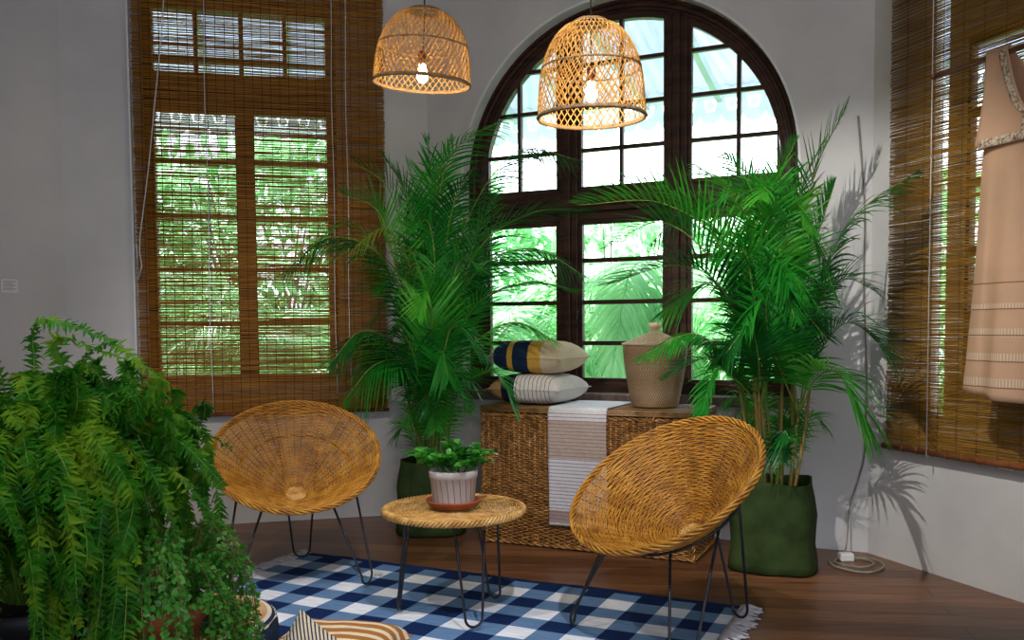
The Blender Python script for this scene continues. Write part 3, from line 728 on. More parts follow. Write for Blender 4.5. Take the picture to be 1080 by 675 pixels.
m = MB(); m.box((-.006, -.010, THH + .006), (TL + .008, TD, THH + .030), 1)
for k in range(46): m.tube([V((-.006, -.006 + (TD) * k / 46, THH + .031)), V((TL + .008, -.006 + TD * k / 46, THH + .031))], .0048, 5)
for z in (.008, .018, .028):
    m.tube([V((-.008, -.012, THH + z)), V((TL + .010, -.012, THH + z)), ], .0058, 6); m.tube([V((TL + .010, -.012, THH + z)), V((TL + .010, TD, THH + z))], .0058, 6)
m.build('lid', ['lid_wicker', 'trunk_core'], tk)
for x in (.25, .97):
    m = MB(); m.tube([V((x + .018 * math.cos(PI * i / 8), -.020, THH + .004 - .03 * math.sin(PI * i / 8))) for i in range(9)], .0045, 6); m.build('hasp_loop', 'wicker_dark', tk)
LZ = THH + .037
# runner draped over the trunk (local frame of the trunk)
rn = MB(); u0, u1 = .408, .738
def rpath(s):            # s 0 back edge .. 1 front hem
    L1 = TD - .02; L2 = .655; tot = L1 + L2; q = s * tot
    if q < L1: return V((0, TD - .02 - q, LZ + .004))
    e = q - L1; c = .028
    if e < c * 1.57: 
        a = e / c; return V((0, -c * math.sin(a) * .9, LZ + .004 - c * (1 - math.cos(a))))
    return V((0, -c * .9 - .004, LZ + .004 - c - (e - c * 1.57)))
def rfn(u, v):
    p = rpath(v); x = u0 + (u1 - u0) * u + .003 * math.sin(v * 9); w = .003 * math.sin(u * 9 + v * 3) * max(0, v - .45)
    return V((x, p.y - w, p.z)) 
rn.grid(rfn, 30, 120); ro = thing('table_runner', 'white and mauve striped cloth runner draped over the front of the chest', 'cloth', TO, TA)
o = rn.build('cloth', 'runner', ro, solid=.002)
# cushions on the trunk
def cushion(mb, a, b, h, pinch=.10, n=28, piping=True):
    def f(u, v, s):
        x = 2 * u - 1; y = 2 * v - 1
        px = a * x * (1 - pinch * (1 - y * y) * abs(x) ** 3) ; py = b * y * (1 - pinch * (1 - x * x) * abs(y) ** 3)
        e = max(0, (1 - x ** 4)) ** .5 * max(0, (1 - y ** 4)) ** .5
        e = e ** .95
        w = 1 + .06 * noise.noise(V((x * 2.4, y * 2.4, s * 3)))
        return V((px, py, s * h * e * w))
    for s in (1, -1): mb.grid(lambda u, v: f(u, v, s) if s > 0 else f(1 - u, v, s), n, n)
    if piping:
        e = [f(i / n, 0, 1) for i in range(n)] + [f(1, i / n, 1) for i in range(n)] + [f(1 - i / n, 1, 1) for i in range(n)] + [f(0, 1 - i / n, 1) for i in range(n)]
        mb.tube(e, .0035, 5, closed=True)
def trunk_pt(u, d, z): return TO + DT * u + ND * d + V((0, 0, z))
DT = V((.907, -.42, 0)); ND = V((.42, .907, 0))
m = MB(); cushion(m, .225, .215, .085)
c1 = m.build('striped_cushion', 'lower_cushion'); c1.location = trunk_pt(.245, .235, LZ + .087); c1.rotation_euler = (0, 0, TA + math.radians(-4))
tag(c1, 'off white pinstriped cushion with a black band, lower of the two on the chest', 'cushion', 'cushions on the chest')
m = MB(); cushion(m, .225, .215, .092)
c2 = m.build('striped_cushion', 'upper_cushion'); c2.location = trunk_pt(.245, .235, LZ + .087 + .178); c2.rotation_euler = (0, math.radians(1.5), TA + math.radians(-2))
tag(c2, 'mustard and sand cushion with navy bands, upper of the two on the chest', 'cushion', 'cushions on the chest')
# lidded basket
bk = thing('lidded_basket', 'tall tan herringbone woven basket with a knobbed lid on the chest', 'basket', trunk_pt(.925, .225, LZ + .004))
def ridged(prof, n=60, amp=.0016, per=.0066):
    out = []
    L = 0
    for i in range(n + 1):
        t = i / n * (len(prof) - 1); k = min(int(t), len(prof) - 2); f = t - k
        r = prof[k][0] * (1 - f) + prof[k + 1][0] * f; z = prof[k][1] * (1 - f) + prof[k + 1][1] * f
        out.append((max(.0001, r + amp * math.cos(2 * PI * z / per)), z))
    return out
m = MB(); m.lathe([(.0001, 0), (.118, 0)] + ridged([(.124, .002), (.136, .06), (.149, .13), (.160, .20), (.168, .26), (.172, .325)], 200) + [(.160, .325), (.0001, .32)], 56); m.build('basket_body', 'basket', bk)
m = MB(); m.lathe([(.0001, .327), (.172, .327)] + [(.178, .330), (.178, .338)] + [(.172 - .15 * t ** .9 + .0015 * math.cos(t * 90), .340 + .062 * t) for t in (i / 60 for i in range(61))], 56)
lid = m.build('basket_lid', 'basket_lid', bk)
m = MB(); m.lathe([(.024, .398), (.018, .405), (.022, .413), (.035, .422), (.038, .436), (.030, .447), (.0001, .450)], 28); m.build('lid_knob', 'basket_lid', lid)

# ------------------------------------------------------------------ floor cushions in front
pf = MB(); R0 = .33
pf.lathe([(.0001, .0), (.27, .0), (.315, .02), (R0, .06), (R0 + .004, .10), (R0, .14), (.315, .17), (.26, .182), (.12, .178), (.0001, .174)], 64)
o = pf.build('round_floor_cushion', 'pouf'); o.location = (-1.17, 3.12, .016); tag(o, 'round floor cushion with navy edge, tan ring and black centre beside the fern', 'cushion')
m = MB(); m.tube([V((.322 * math.cos(2 * PI * i / 64), .322 * math.sin(2 * PI * i / 64), .158)) for i in range(64)], .005, 6, closed=True); m.build('piping', 'ticking', o)
m = MB(); cushion(m, .225, .17, .075); o = m.build('striped_floor_cushion', 'tan_cushion'); o.location = (-.615, 3.075, .090); o.rotation_euler = (0, 0, math.radians(-8)); tag(o, 'brown and cream striped cushion lying flat on the rug', 'cushion', 'cushions on the rug')
m = MB(); cushion(m, .13, .13, .045); m.v = [tuple(Matrix.Rotation(PI / 4, 3, 'Z') @ V(p)) for p in m.v]; o = m.build('ticking_cushion', 'ticking'); o.location = (-.655, 2.83, .118); o.rotation_euler = (math.radians(68), math.radians(-8), math.radians(12)); tag(o, 'small black and cream ticking cushion leaning with one corner up', 'cushion', 'cushions on the rug')

# ------------------------------------------------------------------ rod and dress
root = FR(1.20, .25, 2.29); rd = thing('hanging_rod', 'dark red wooden clothes rod hanging in front of the right blind', 'rod', root)
fd = lambda u, w, z: FR(u, w, z) - root
m = MB(); m.tube([fd(.645, .25, 2.29), fd(1.95, .25, 2.29)], .011, 12); m.build('rod', 'rod_wood', rd)
for u in (.642, 1.953):
    m = MB(); m.lathe([(.0001, -.012), (.012, -.010), (.016, 0), (.012, .010), (.0001, .012)], 16, c=fd(u, .25, 2.29)); m.build('finial', 'rod_wood', rd)
for u in (.70, 1.90):
    m = MB(); m.tube([fd(u, .25, 2.29), fd(u, .25, H)], .0012, 4); m.build('hanging_string', 'white_cord', rd)
ang = math.atan2(DR.y, DR.x)
dr_root = FR(1.17, .25, 0); ds = thing('sleeveless_dress', 'peach sleeveless cotton dress with lace trim hanging on the rod', 'dress', dr_root, ang)
# local: x along the wall, y towards the wall (local -y is the room), z up
def dress_ring(t, a):
    z = .905 + (1.93 - .905) * t; hw = .325 - .07 * t ** .8; hd = .075 - .03 * t
    fold = (1 - t) ** .7
    r = 1 + fold * (.05 * math.sin(9 * a + 2 * t) + .035 * math.sin(14 * a + 1)) 
    ca, sa = math.cos(a), math.sin(a)
    sx = math.copysign(abs(ca) ** .8, ca)
    hem = .018 * math.sin(a * 2 + 1) * (1 - t)
    return V((hw * sx * r, hd * sa * r + .012 * fold * math.sin(11 * a), z + hem))
m = MB(); m.grid(lambda u, v: dress_ring(v, 2 * PI * u), 140, 40, close_u=True); m.build('skirt', 'dress', ds, solid=.002)
def yoke(side_y, neck):
    def f(u, v):
        z = 1.925 + (2.305 - 1.925) * v; x = (2 * u - 1)
        half = .200 - .02 * math.sin(PI * v) - .045 * v
        y = side_y * (.042 * (1 - v) + .013)
        return V((x * half, y, z))
    return f
for sy in (-1, 1):
    nz = 2.02 if sy < 0 else 2.16
    for sx in (-1, 1):
        m = MB()
        def g(u, v, sx=sx, sy=sy, nz=nz):
            z = 1.925 + (2.306 - 1.925) * v
            outer = .258 - .012 * math.sin(PI * v) - .012 * v
            k = max(0, (z - nz) / (2.306 - nz)); inner = .145 * k ** .6
            x = sx * (inner + (outer - inner) * u); return V((x, sy * (.042 * (1 - v) + .0135), z))
        m.grid(g, 14, 20); m.build('bodice', 'dress', ds, solid=.002)
for sx in (-1, 1):
    m = MB(); m.grid(lambda u, v: V((sx * (.145 + .101 * u), .0145 * math.cos(PI * v), 2.304 + .0145 * math.sin(PI * v))), 8, 8); m.build('strap', 'dress', ds, solid=.002)
    m = MB()
    def g(u, v): 
        z = 1.95 + .35 * v; k = max(0, (z - 2.02) / .286); x = .147 * k ** .6 + .008; return V((sx * (x + .030 * u), -(.042 * (1 - (z - 1.925) / .381) + .0175), z))
    m.grid(g, 4, 20); m.build('lace_trim', 'lace', ds, solid=.001)
m = MB(); m.grid(lambda u, v: V((-.235 + .47 * u, -.0590 - .004 * math.sin(PI * u), 1.915 + .035 * v)), 20, 3); m.build('lace_trim', 'lace', ds, solid=.001)
# ------------------------------------------------------------------ palms
def frond(mb, P, rg, maxL=.30, start=.28, pairs=34, W=.013, vee=.35, droop=.35, rr=.0042, mi_leaf=0, mi_stem=1, droop_tip=0, n=46):
    c = bezier(P, n); L = [0]
    for i in range(n): L.append(L[-1] + (c[i + 1] - c[i]).length)
    T = L[-1]
    mb.tube(c, [rr * (1 - .8 * i / n) + .0008 for i in range(n + 1)], 5, mi_stem)
    def at(s):
        d = s * T; i = 0
        while i < n - 1 and L[i + 1] < d: i += 1
        f = (d - L[i]) / max(1e-6, L[i + 1] - L[i]); return c[i].lerp(c[i + 1], min(1, f)), (c[i + 1] - c[i]).normalized()
    roll = rg.uniform(-.35, .35)
    for k in range(pairs):
        t = k / (pairs - 1); s = start + (1 - start) * t
        p, d = at(min(s, .999)); up = V((0, 0, 1)); side = d.cross(up)
        if side.length < .15: side = side + V((.3, .2, 0))
        side.normalize(); N = side.cross(d).normalized()
        ang = math.radians(68 - 42 * t); ll = maxL * (math.sin(PI * (.16 + .80 * t)) ** .75)
        for sg in (-1, 1):
            sd = side * math.cos(roll) * sg + N * math.sin(roll) * sg
            v = vee + rg.uniform(-.12, .12)
            dd = d * math.cos(ang) + (sd * math.cos(v) + N * math.sin(v)) * math.sin(ang)
            dd = dd + V((rg.uniform(-.045, .045), rg.uniform(-.045, .045), rg.uniform(-.045, .045)))
            leaf_blade(mb, p, dd, N, ll * rg.uniform(.85, 1.1), W * rg.uniform(.85, 1.15), droop * rg.uniform(.6, 1.3), .35, 5, mi_leaf, lambda q: (min(1, .35 + q * 3.2) * (1 - q ** 2.2) + .02))
def planter_canvas(parent, hw, h, seed, tw=0.):
    rg = random.Random(seed); m = MB()
    def warp(q, a):
        ca, sa = math.cos(a), math.sin(a); k = 1 / (abs(ca) ** 3.2 + abs(sa) ** 3.2) ** (1 / 3.2)
        z = q.z / h; f = 1 + .035 * noise.noise(V((ca * 2 + seed, sa * 2, z * 2.5))) + .018 * math.sin(7 * a + 3 * z + seed) * (1 - .4 * z)
        return V((q.x * k * f, q.y * k * f, q.z + .008 * math.sin(3 * a + seed) * z))
    prof = [(.0001, .004), (hw * 1.0, .003), (hw * 1.07, .012), (hw * 1.06, .05), (hw * 1.0, .12), (hw * 1.01, .20), (hw * 1.03, .27), (hw * .99, .34), (hw * .93, .40), (hw * .92, h), (hw * .895, h + .002), (hw * .885, h - .012), (hw * .87, h - .06)]
    m.lathe(prof, 72, warp=warp); m.build('planter', 'canvas', parent)
    m = MB(); m.lathe([(.0001, h - .035), (hw * .5, h - .04), (hw * .93, h - .05)], 48); m.build('soil', 'soil', parent)
PALM_L = [
  [(-0.465, 5.2, 1.017), (-0.409, 5.1, 1.862), (-0.302, 4.98, 2.175), (-0.016, 4.85, 2.317)],
  [(-0.427, 5.2, 1.017), (-0.258, 5.05, 1.76), (0.034, 4.9, 2.147), (0.344, 4.75, 2.077)],
  [(-0.525, 5.25, 1.016), (-0.594, 5.2, 1.617), (-0.691, 5.15, 1.988), (-0.868, 5.1, 2.129)],
  [(-0.547, 5.2, 1.018), (-0.637, 5.1, 1.503), (-0.725, 5.0, 1.836), (-0.912, 4.95, 1.933)],
  [(-0.503, 5.2, 1.018), (-0.534, 5.15, 1.613), (-0.589, 5.1, 1.953), (-0.701, 5.05, 2.155)],
  [(-0.492, 5.2, 1.017), (-0.474, 5.2, 1.671), (-0.449, 5.15, 2.039), (-0.473, 5.15, 2.252)],
  [(-0.497, 5.25, 1.016), (-0.501, 5.25, 1.621), (-0.541, 5.25, 1.948), (-0.603, 5.25, 2.176)],
  [(-0.536, 5.1, 1.021), (-0.556, 4.95, 1.546), (-0.672, 4.8, 1.726), (-0.812, 4.7, 1.618)],
  [(-0.538, 5.1, 0.914), (-0.67, 4.95, 1.546), (-0.948, 4.8, 1.688), (-1.178, 4.7, 1.503)],
  [(-0.541, 5.1, 0.644), (-0.65, 4.95, 1.106), (-0.806, 4.8, 1.185), (-0.94, 4.7, 1.029)],
  [(-0.541, 5.1, 0.644), (-0.593, 4.9, 1.003), (-0.725, 4.75, 1.01), (-0.869, 4.7, 0.839)],
  [(-0.406, 5.15, 1.019), (-0.205, 5.0, 1.599), (0.108, 4.9, 1.818), (0.421, 4.85, 1.824)],
  [(-0.402, 5.1, 1.02), (-0.204, 4.95, 1.492), (0.106, 4.85, 1.625), (0.377, 4.75, 1.476)],
  [(-0.405, 5.1, 0.751), (-0.234, 5.0, 1.286), (0.055, 4.9, 1.436), (0.34, 4.8, 1.404)],
  [(-0.406, 5.1, 0.697), (-0.26, 4.95, 1.077), (0.002, 4.85, 1.231), (0.254, 4.8, 1.118)],
  [(-0.376, 5.05, 0.648), (-0.228, 4.8, 0.929), (-0.073, 4.65, 0.961), (0.023, 4.6, 0.744)],
  [(-0.442, 5.1, 0.805), (-0.418, 4.9, 1.439), (-0.44, 4.85, 1.765), (-0.527, 4.75, 1.705)],
  [(-0.442, 5.1, 0.805), (-0.358, 4.9, 1.285), (-0.275, 4.85, 1.562), (-0.15, 4.75, 1.504)],
  [(-0.458, 5.1, 0.805), (-0.513, 4.9, 1.234), (-0.581, 4.85, 1.463), (-0.705, 4.75, 1.409)],
  [(-0.428, 5.05, 0.756), (-0.379, 4.8, 1.031), (-0.308, 4.75, 1.207), (-0.148, 4.7, 1.073)],
  [(-0.455, 5.05, 0.756), (-0.506, 4.8, 0.981), (-0.573, 4.75, 1.159), (-0.686, 4.7, 1.111)],
  [(-0.445, 5.15, 0.91), (-0.368, 5.1, 1.661), (-0.296, 5.0, 1.936), (-0.209, 4.95, 2.056)],
  [(-0.45, 5.2, 0.907), (-0.457, 5.2, 1.724), (-0.411, 5.15, 2.039), (-0.336, 5.1, 2.24)],
  [(-0.434, 5.0, 0.76), (-0.423, 4.75, 1.183), (-0.441, 4.7, 1.405), (-0.471, 4.6, 1.271)],
  [(-0.425, 5.0, 0.654), (-0.395, 4.8, 0.93), (-0.369, 4.75, 1.083), (-0.335, 4.7, 0.95)],
  [(-0.385, 5.2, 0.797), (-0.266, 5.15, 1.45), (-0.181, 5.1, 1.765), (-0.073, 5.1, 1.95)],
]
PALM_R = [
  [(1.267, 4.45, 0.844), (1.029, 4.35, 1.538), (0.715, 4.25, 1.775), (0.309, 4.15, 1.76)],
  [(1.244, 4.4, 0.848), (0.995, 4.3, 1.445), (0.707, 4.2, 1.682), (0.424, 4.1, 1.557)],
  [(1.23, 4.4, 0.848), (1.018, 4.3, 1.355), (0.773, 4.2, 1.485), (0.433, 4.1, 1.394)],
  [(1.339, 4.5, 0.84), (1.355, 4.48, 1.547), (1.412, 4.42, 1.862), (1.509, 4.4, 2.085)],
  [(1.353, 4.5, 0.84), (1.402, 4.45, 1.544), (1.474, 4.4, 1.95), (1.603, 4.35, 2.244)],
  [(1.369, 4.4, 0.847), (1.447, 4.3, 1.307), (1.563, 4.2, 1.676), (1.822, 4.1, 1.887)],
  [(1.37, 4.4, 0.801), (1.433, 4.25, 1.038), (1.55, 4.15, 1.215), (1.706, 4.05, 1.065)],
  [(1.346, 4.4, 0.847), (1.447, 4.3, 1.262), (1.563, 4.25, 1.416), (1.677, 4.2, 1.369)],
  [(1.355, 4.35, 0.713), (1.417, 4.2, 0.951), (1.491, 4.1, 0.978), (1.572, 4.0, 0.75)],
  [(1.207, 4.4, 0.755), (1.042, 4.3, 1.039), (0.851, 4.25, 1.167), (0.584, 4.2, 1.055)],
  [(1.208, 4.4, 0.708), (1.053, 4.25, 0.951), (0.907, 4.2, 1.052), (0.7, 4.15, 0.959)],
  [(1.194, 4.35, 0.714), (1.041, 4.2, 0.954), (0.929, 4.1, 1.004), (0.846, 4.05, 0.792)],
  [(1.29, 4.4, 0.848), (1.206, 4.25, 1.441), (1.123, 4.2, 1.809), (0.925, 4.1, 1.753)],
  [(1.3, 4.4, 0.848), (1.228, 4.25, 1.485), (1.197, 4.2, 1.83), (1.108, 4.05, 1.766)],
  [(1.309, 4.4, 0.848), (1.273, 4.25, 1.44), (1.299, 4.2, 1.764), (1.372, 4.1, 1.636)],
  [(1.262, 4.35, 0.852), (1.149, 4.2, 1.262), (1.068, 4.15, 1.544), (0.907, 4.05, 1.494)],
  [(1.285, 4.35, 0.852), (1.237, 4.2, 1.262), (1.229, 4.15, 1.5), (1.241, 4.05, 1.378)],
  [(1.305, 4.5, 0.84), (1.205, 4.5, 1.596), (1.074, 4.45, 1.869), (0.901, 4.4, 1.976)],
  [(1.32, 4.5, 0.84), (1.252, 4.5, 1.642), (1.166, 4.45, 1.892), (1.038, 4.4, 2.021)],
  [(1.339, 4.5, 0.84), (1.322, 4.5, 1.642), (1.329, 4.5, 1.921), (1.387, 4.45, 2.096)],
  [(1.367, 4.5, 0.839), (1.426, 4.45, 1.404), (1.5, 4.4, 1.676), (1.548, 4.35, 1.873)],
  [(1.308, 4.35, 0.805), (1.29, 4.15, 1.086), (1.315, 4.1, 1.26), (1.416, 4.05, 1.143)],
  [(1.24, 4.35, 0.76), (1.137, 4.15, 1.044), (1.079, 4.1, 1.197), (0.969, 4.07, 1.082)],
  [(1.276, 4.35, 0.806), (1.189, 4.15, 1.131), (1.147, 4.1, 1.325), (1.059, 4.05, 1.21)],
  [(1.277, 4.45, 0.844), (1.133, 4.4, 1.404), (0.96, 4.35, 1.697), (0.724, 4.3, 1.849)],
  [(1.277, 4.45, 0.797), (1.111, 4.4, 1.266), (0.938, 4.35, 1.403), (0.725, 4.3, 1.267)],
]
def palm(label, loc, fronds, seed, extra, keep, h=.43, hw=.19, yellow=(), rot=0, vees={}, lens={}):
    rg = random.Random(seed); loc = V(loc)
    t = thing('areca_palm', label, 'plant', loc, rot, 'areca palms beside the arched window')
    planter_canvas(t, hw, h, seed)
    Ri = Matrix.Rotation(-rot, 3, 'Z')
    canes = []
    for k in range(13):
        a = rg.uniform(0, 2 * PI); r = .02 + .10 * math.sqrt(rg.random()); b = V((r * math.cos(a), r * math.sin(a), h - .05)); tp = b + V((.45 * b.x + rg.uniform(-.05, .05), .45 * b.y + rg.uniform(-.05, .05), rg.uniform(.35, .62)))
        m = MB(); pts = bezier([b, (b + tp) / 2 + V((rg.uniform(-.01, .01), rg.uniform(-.01, .01), 0)), tp], 16); m.tube(pts, [.010 - .0035 * i / 16 + (.0012 if i % 4 == 0 else 0) for i in range(17)], 7); m.build('cane', 'cane', t); canes.append(tp)
    jobs = []
    for i, P in enumerate(fronds): 
        Q = [Ri @ (V(p) - loc) for p in P]; c = min(canes, key=lambda q: (q - Q[0]).length + rg.random() * .12); Q[0] = c - V((0, 0, .02)); jobs.append((Q, i))
    for k in range(extra):
        c = rg.choice(canes); a = rg.uniform(0, 2 * PI); reach = rg.uniform(.18, .62); top = rg.uniform(.25, .95)
        dx, dy = math.cos(a) * reach, math.sin(a) * reach
        Q = [c - V((0, 0, .03)), c + V((dx * .22, dy * .22, top * .62)), c + V((dx * .6, dy * .6, top)), c + V((dx, dy, top * rg.uniform(.45, .95)))]
        wp = [loc + Ri.transposed() @ q for q in Q[1:]]
        if all(keep(q) for q in wp): jobs.append((Q, 1000 + k))
    for k in range(extra // 2):                      # low, thin young fronds close to the canes
        a = rg.uniform(0, 2 * PI); b = V((.09 * math.cos(a), .09 * math.sin(a), h - .04)); reach = rg.uniform(.08, .30); top = rg.uniform(.25, .55)
        dx, dy = math.cos(a) * reach, math.sin(a) * reach
        Q = [b, b + V((dx * .2, dy * .2, top * .6)), b + V((dx * .55, dy * .55, top)), b + V((dx, dy, top * rg.uniform(.6, .95)))]
        if all(keep(loc + q) for q in Q): jobs.append((Q, 2000 + k))
    for Q, i in jobs:
        m = MB(); big = i < 1000
        if i in yellow: frond(m, Q, rg, .20, .4, 26, .010, .2, .7)
        elif i >= 2000: frond(m, Q, rg, .17, .35, 20, .010, .2, .4, .003, n=24)
        else:
            ve = vees.get(i, rg.uniform(-.3, .7)); frond(m, Q, rg, lens.get(i, rg.uniform(.28, .35)) if big else rg.uniform(.18, .26), .26, 40 if big else 28, .0140 if big else .0115, ve, rg.uniform(.05, .2) if ve > .6 else rg.uniform(.15, .45))
        m.build('frond', ['leaf_yellow' if i in yellow else rg.choice(('leaf', 'leaf', 'leaf_light', 'leaf_dark')), 'petiole'], t)
    return t
def wall_clear(p, margin=.10):
    return (p - OC).dot(NC) > margin and (p - OL).dot(NL) > margin and (p - OR).dot(NR) > margin
palm('tall areca palm in a dark green canvas planter between the left blind and the chest', (-.485, 5.30, 0), PALM_L, 41, 22, lambda p: wall_clear(p) and p.x < .25, yellow=(7,), vees={0: -.1, 1: -.5, 2: .9, 3: .8, 4: .3, 5: .2, 6: .5, 8: -.5, 9: -.5, 10: -.4, 11: .1, 12: -.5, 13: .1}, lens={15: .16, 16: .20, 14: .2})
palm('tall areca palm in a dark green canvas planter in the right corner', (1.30, 4.46, 0), PALM_R, 57, 18, lambda p: wall_clear(p) and p.x < 1.85 and p.y > 3.9, h=.44, hw=.20, rot=-.35, vees={0: 1.1, 1: .9, 2: .5, 3: .2, 4: .4, 5: -.1, 6: .6, 9: -.3}, lens={9: .15, 10: .14, 11: .14, 0: .32, 1: .28})

# ------------------------------------------------------------------ fern
def fern_frond(mb, P, rg, pairs=56, maxL=.037, W=.0095, n=26):
    tw0 = rg.uniform(-.9, .9); tw1 = rg.uniform(-1.3, 1.3)
    c = bezier(P, n); mb.tube(c, [.0024 * (1 - .6 * i / n) for i in range(n + 1)], 4, 1)
    for k in range(pairs):
        t = .06 + .94 * k / (pairs - 1); x = t * n; i = min(int(x), n - 1); p = c[i].lerp(c[i + 1], x - i); d = (c[i + 1] - c[i]).normalized()
        side = d.cross(V((0, 0, 1)))
        if side.length < .2: side = side + V((.4, .3, .0))
        side.normalize(); side = Matrix.Rotation(tw0 + tw1 * t, 3, d) @ side; N = side.cross(d).normalized(); ll = maxL * (math.sin(PI * (.10 + .84 * t)) ** .6)
        for sg in (-1, 1):
            dd = side * sg + d * (.18 + .3 * t) + N * rg.uniform(-.5, .6) + V((rg.uniform(-.35, .35), rg.uniform(-.35, .35), rg.uniform(-.3, .3)))
            kk = rg.choice((0, 1)); leaf_blade(mb, p, dd, N, ll * rg.uniform(.8, 1.15), W * rg.uniform(.8, 1.2), rg.uniform(-.1, .55), rg.uniform(-.3, .6), 5, 0, lambda q: ((.72 if (int(q * 5 + kk) % 2) else 1.0) * (1 - q ** 3) + .03))
FO = V((-1.30, 2.42, 0))
fn = thing('boston_fern', 'huge bushy fern in a black pot filling the left foreground', 'plant', FO)
m = MB(); m.lathe([(.0001, 0), (.15, 0), (.16, .02), (.20, .43), (.215, .44), (.215, .485), (.205, .49), (.195, .45), (.0001, .45)], 48); m.build('pot', 'dark_pot', fn)
m = MB(); m.lathe([(.0001, .48), (.10, .475), (.192, .455)], 32); m.build('soil', 'soil', fn)
rg = random.Random(77); fr_list = []
Cw = [  # a few fronds set one by one: world tip points of the long outer ones
    [(-1.25, 2.42, .62), (-1.22, 2.45, 1.02), (-1.10, 2.45, 1.16), (-.955, 2.42, 1.065)],
    [(-1.25, 2.42, .62), (-1.25, 2.45, 1.05), (-1.20, 2.42, 1.17), (-1.06, 2.40, 1.135)],
    [(-1.22, 2.42, .60), (-1.10, 2.46, .90), (-.95, 2.46, .97), (-.80, 2.44, .875)],
    [(-1.22, 2.42, .60), (-1.10, 2.44, .85), (-.96, 2.42, .92), (-.78, 2.40, .775)],
    [(-1.22, 2.42, .60), (-1.05, 2.42, .83), (-.92, 2.40, .86), (-.80, 2.38, .69)],
    [(-1.30, 2.36, .62), (-1.28, 2.30, .95), (-1.24, 2.22, 1.04), (-1.15, 2.12, .98)],
    [(-1.32, 2.40, .62), (-1.38, 2.40, 1.05), (-1.36, 2.32, 1.19), (-1.28, 2.22, 1.15)],
    [(-1.32, 2.44, .62), (-1.36, 2.50, 1.05), (-1.30, 2.52, 1.21), (-1.14, 2.50, 1.17)]]
jobs = [[V(p) - FO for p in q] for q in Cw]
for k in range(26):
    a = rg.uniform(-PI * 1.02, -PI * .12); d = V((math.cos(a), math.sin(a), 0)); b = d * .07 + V((0, 0, .48)); r = rg.uniform(.20, .34); top = rg.uniform(.16, .34)
    jobs.append([b, b + d * r * .5 + V((0, 0, top)), b + d * r + V((0, 0, top * .7)), b + d * r * 1.12 + V((0, 0, -.12)), b + d * r * 1.15 + V((0, 0, -.34))])
for k in range(230):
    a = rg.uniform(-PI * .98, PI * .55) if k % 5 else rg.uniform(0, 2 * PI); e = rg.random()
    reach = (.12 + .36 * rg.random() ** .7) * (1 - .34 * max(0, math.cos(a))); top = .30 + .26 * (1 - (reach - .16) / .40) * rg.uniform(.6, 1.2); fall = rg.uniform(.02, .55)
    b = V((.08 * math.cos(a), .08 * math.sin(a), .48)); d = V((math.cos(a), math.sin(a), 0)); top += .09
    jobs.append([b, b + d * reach * .38 + V((0, 0, top * .85)), b + d * reach * .85 + V((0, 0, top * .82)), b + d * reach * 1.12 + V((0, 0, top - fall * .62)), b + d * reach * 1.18 + V((0, 0, top - fall - .05))])
rest = MB()
for n_, q in enumerate(jobs):
    q = [q[0]] + [p + V((rg.uniform(-.035, .035), rg.uniform(-.035, .035), rg.uniform(-.02, .02))) for p in q[1:]]
    m = MB() if n_ < 99 else rest; fern_frond(m, q, rg, 74 if len(q) == 4 else 100)
    if n_ < 99: m.build('frond', ['fern', 'petiole'], fn)
rest.build('back_fronds', ['fern', 'petiole'], fn)['kind'] = 'stuff'

# ------------------------------------------------------------------ trailing ivy
IO = V((-.985, 2.44, 0))
iv = thing('trailing_ivy', 'pale small-leaved ivy trailing from a terracotta pot at the right edge of the fern', 'plant', IO)
m = MB(); m.lathe([(.0001, 0), (.085, 0), (.09, .01), (.118, .40), (.13, .402), (.132, .455), (.122, .457), (.115, .42), (.0001, .42)], 44); m.build('pot', 'terracotta', iv)
m = MB(); m.lathe([(.0001, .445), (.06, .443), (.116, .43)], 30); m.build('soil', 'soil', iv)
rg = random.Random(91)
for k in range(80):
    a = rg.uniform(-PI * .85, PI * .5); r = rg.uniform(.10, .21); hgt = rg.uniform(.02, .24); fall = rg.uniform(.1, .42)
    d = V((math.cos(a), math.sin(a), 0)); b = V((.06 * math.cos(a), .06 * math.sin(a), .44))
    c = bezier([b, b + d * r * .5 + V((0, 0, hgt)), b + d * r + V((0, 0, hgt * .5)), b + d * (r * 1.15) + V((rg.uniform(-.03, .03), rg.uniform(-.03, .03), -fall * .6)), b + d * (r * 1.2) + V((rg.uniform(-.05, .05), rg.uniform(-.05, .05), max(-fall, -.42)))], 40)
    m = MB(); m.tube(c, .0012, 4, 1)
    for i in range(2, 41):
        for s in range(3 if i % 2 else 2):
            dd = unit(rg) + V((0, 0, -.2)) + d * .3; L = rg.uniform(.011, .021); p = c[i] + dd.normalized() * .006; up = unit(rg) * .5 + V((0, 0, .6)) + d * .5
            for w, q in ((0, 1), (.75, .7), (-.75, .7)):
                ax = dd.normalized(); sd = ax.cross(up).normalized(); leaf_blade(m, p, ax + sd * w, up, L * q, L * .55, .1, .1, 2)
    m.build('vine', ['ivy', 'cane'], iv)

# ------------------------------------------------------------------ garden outside
m = MB(); m.box((-22, 5.0, -.62), (22, 40, -.6)); o = m.build('garden_ground', 'garden_ground', smooth=False); o['kind'] = 'structure'
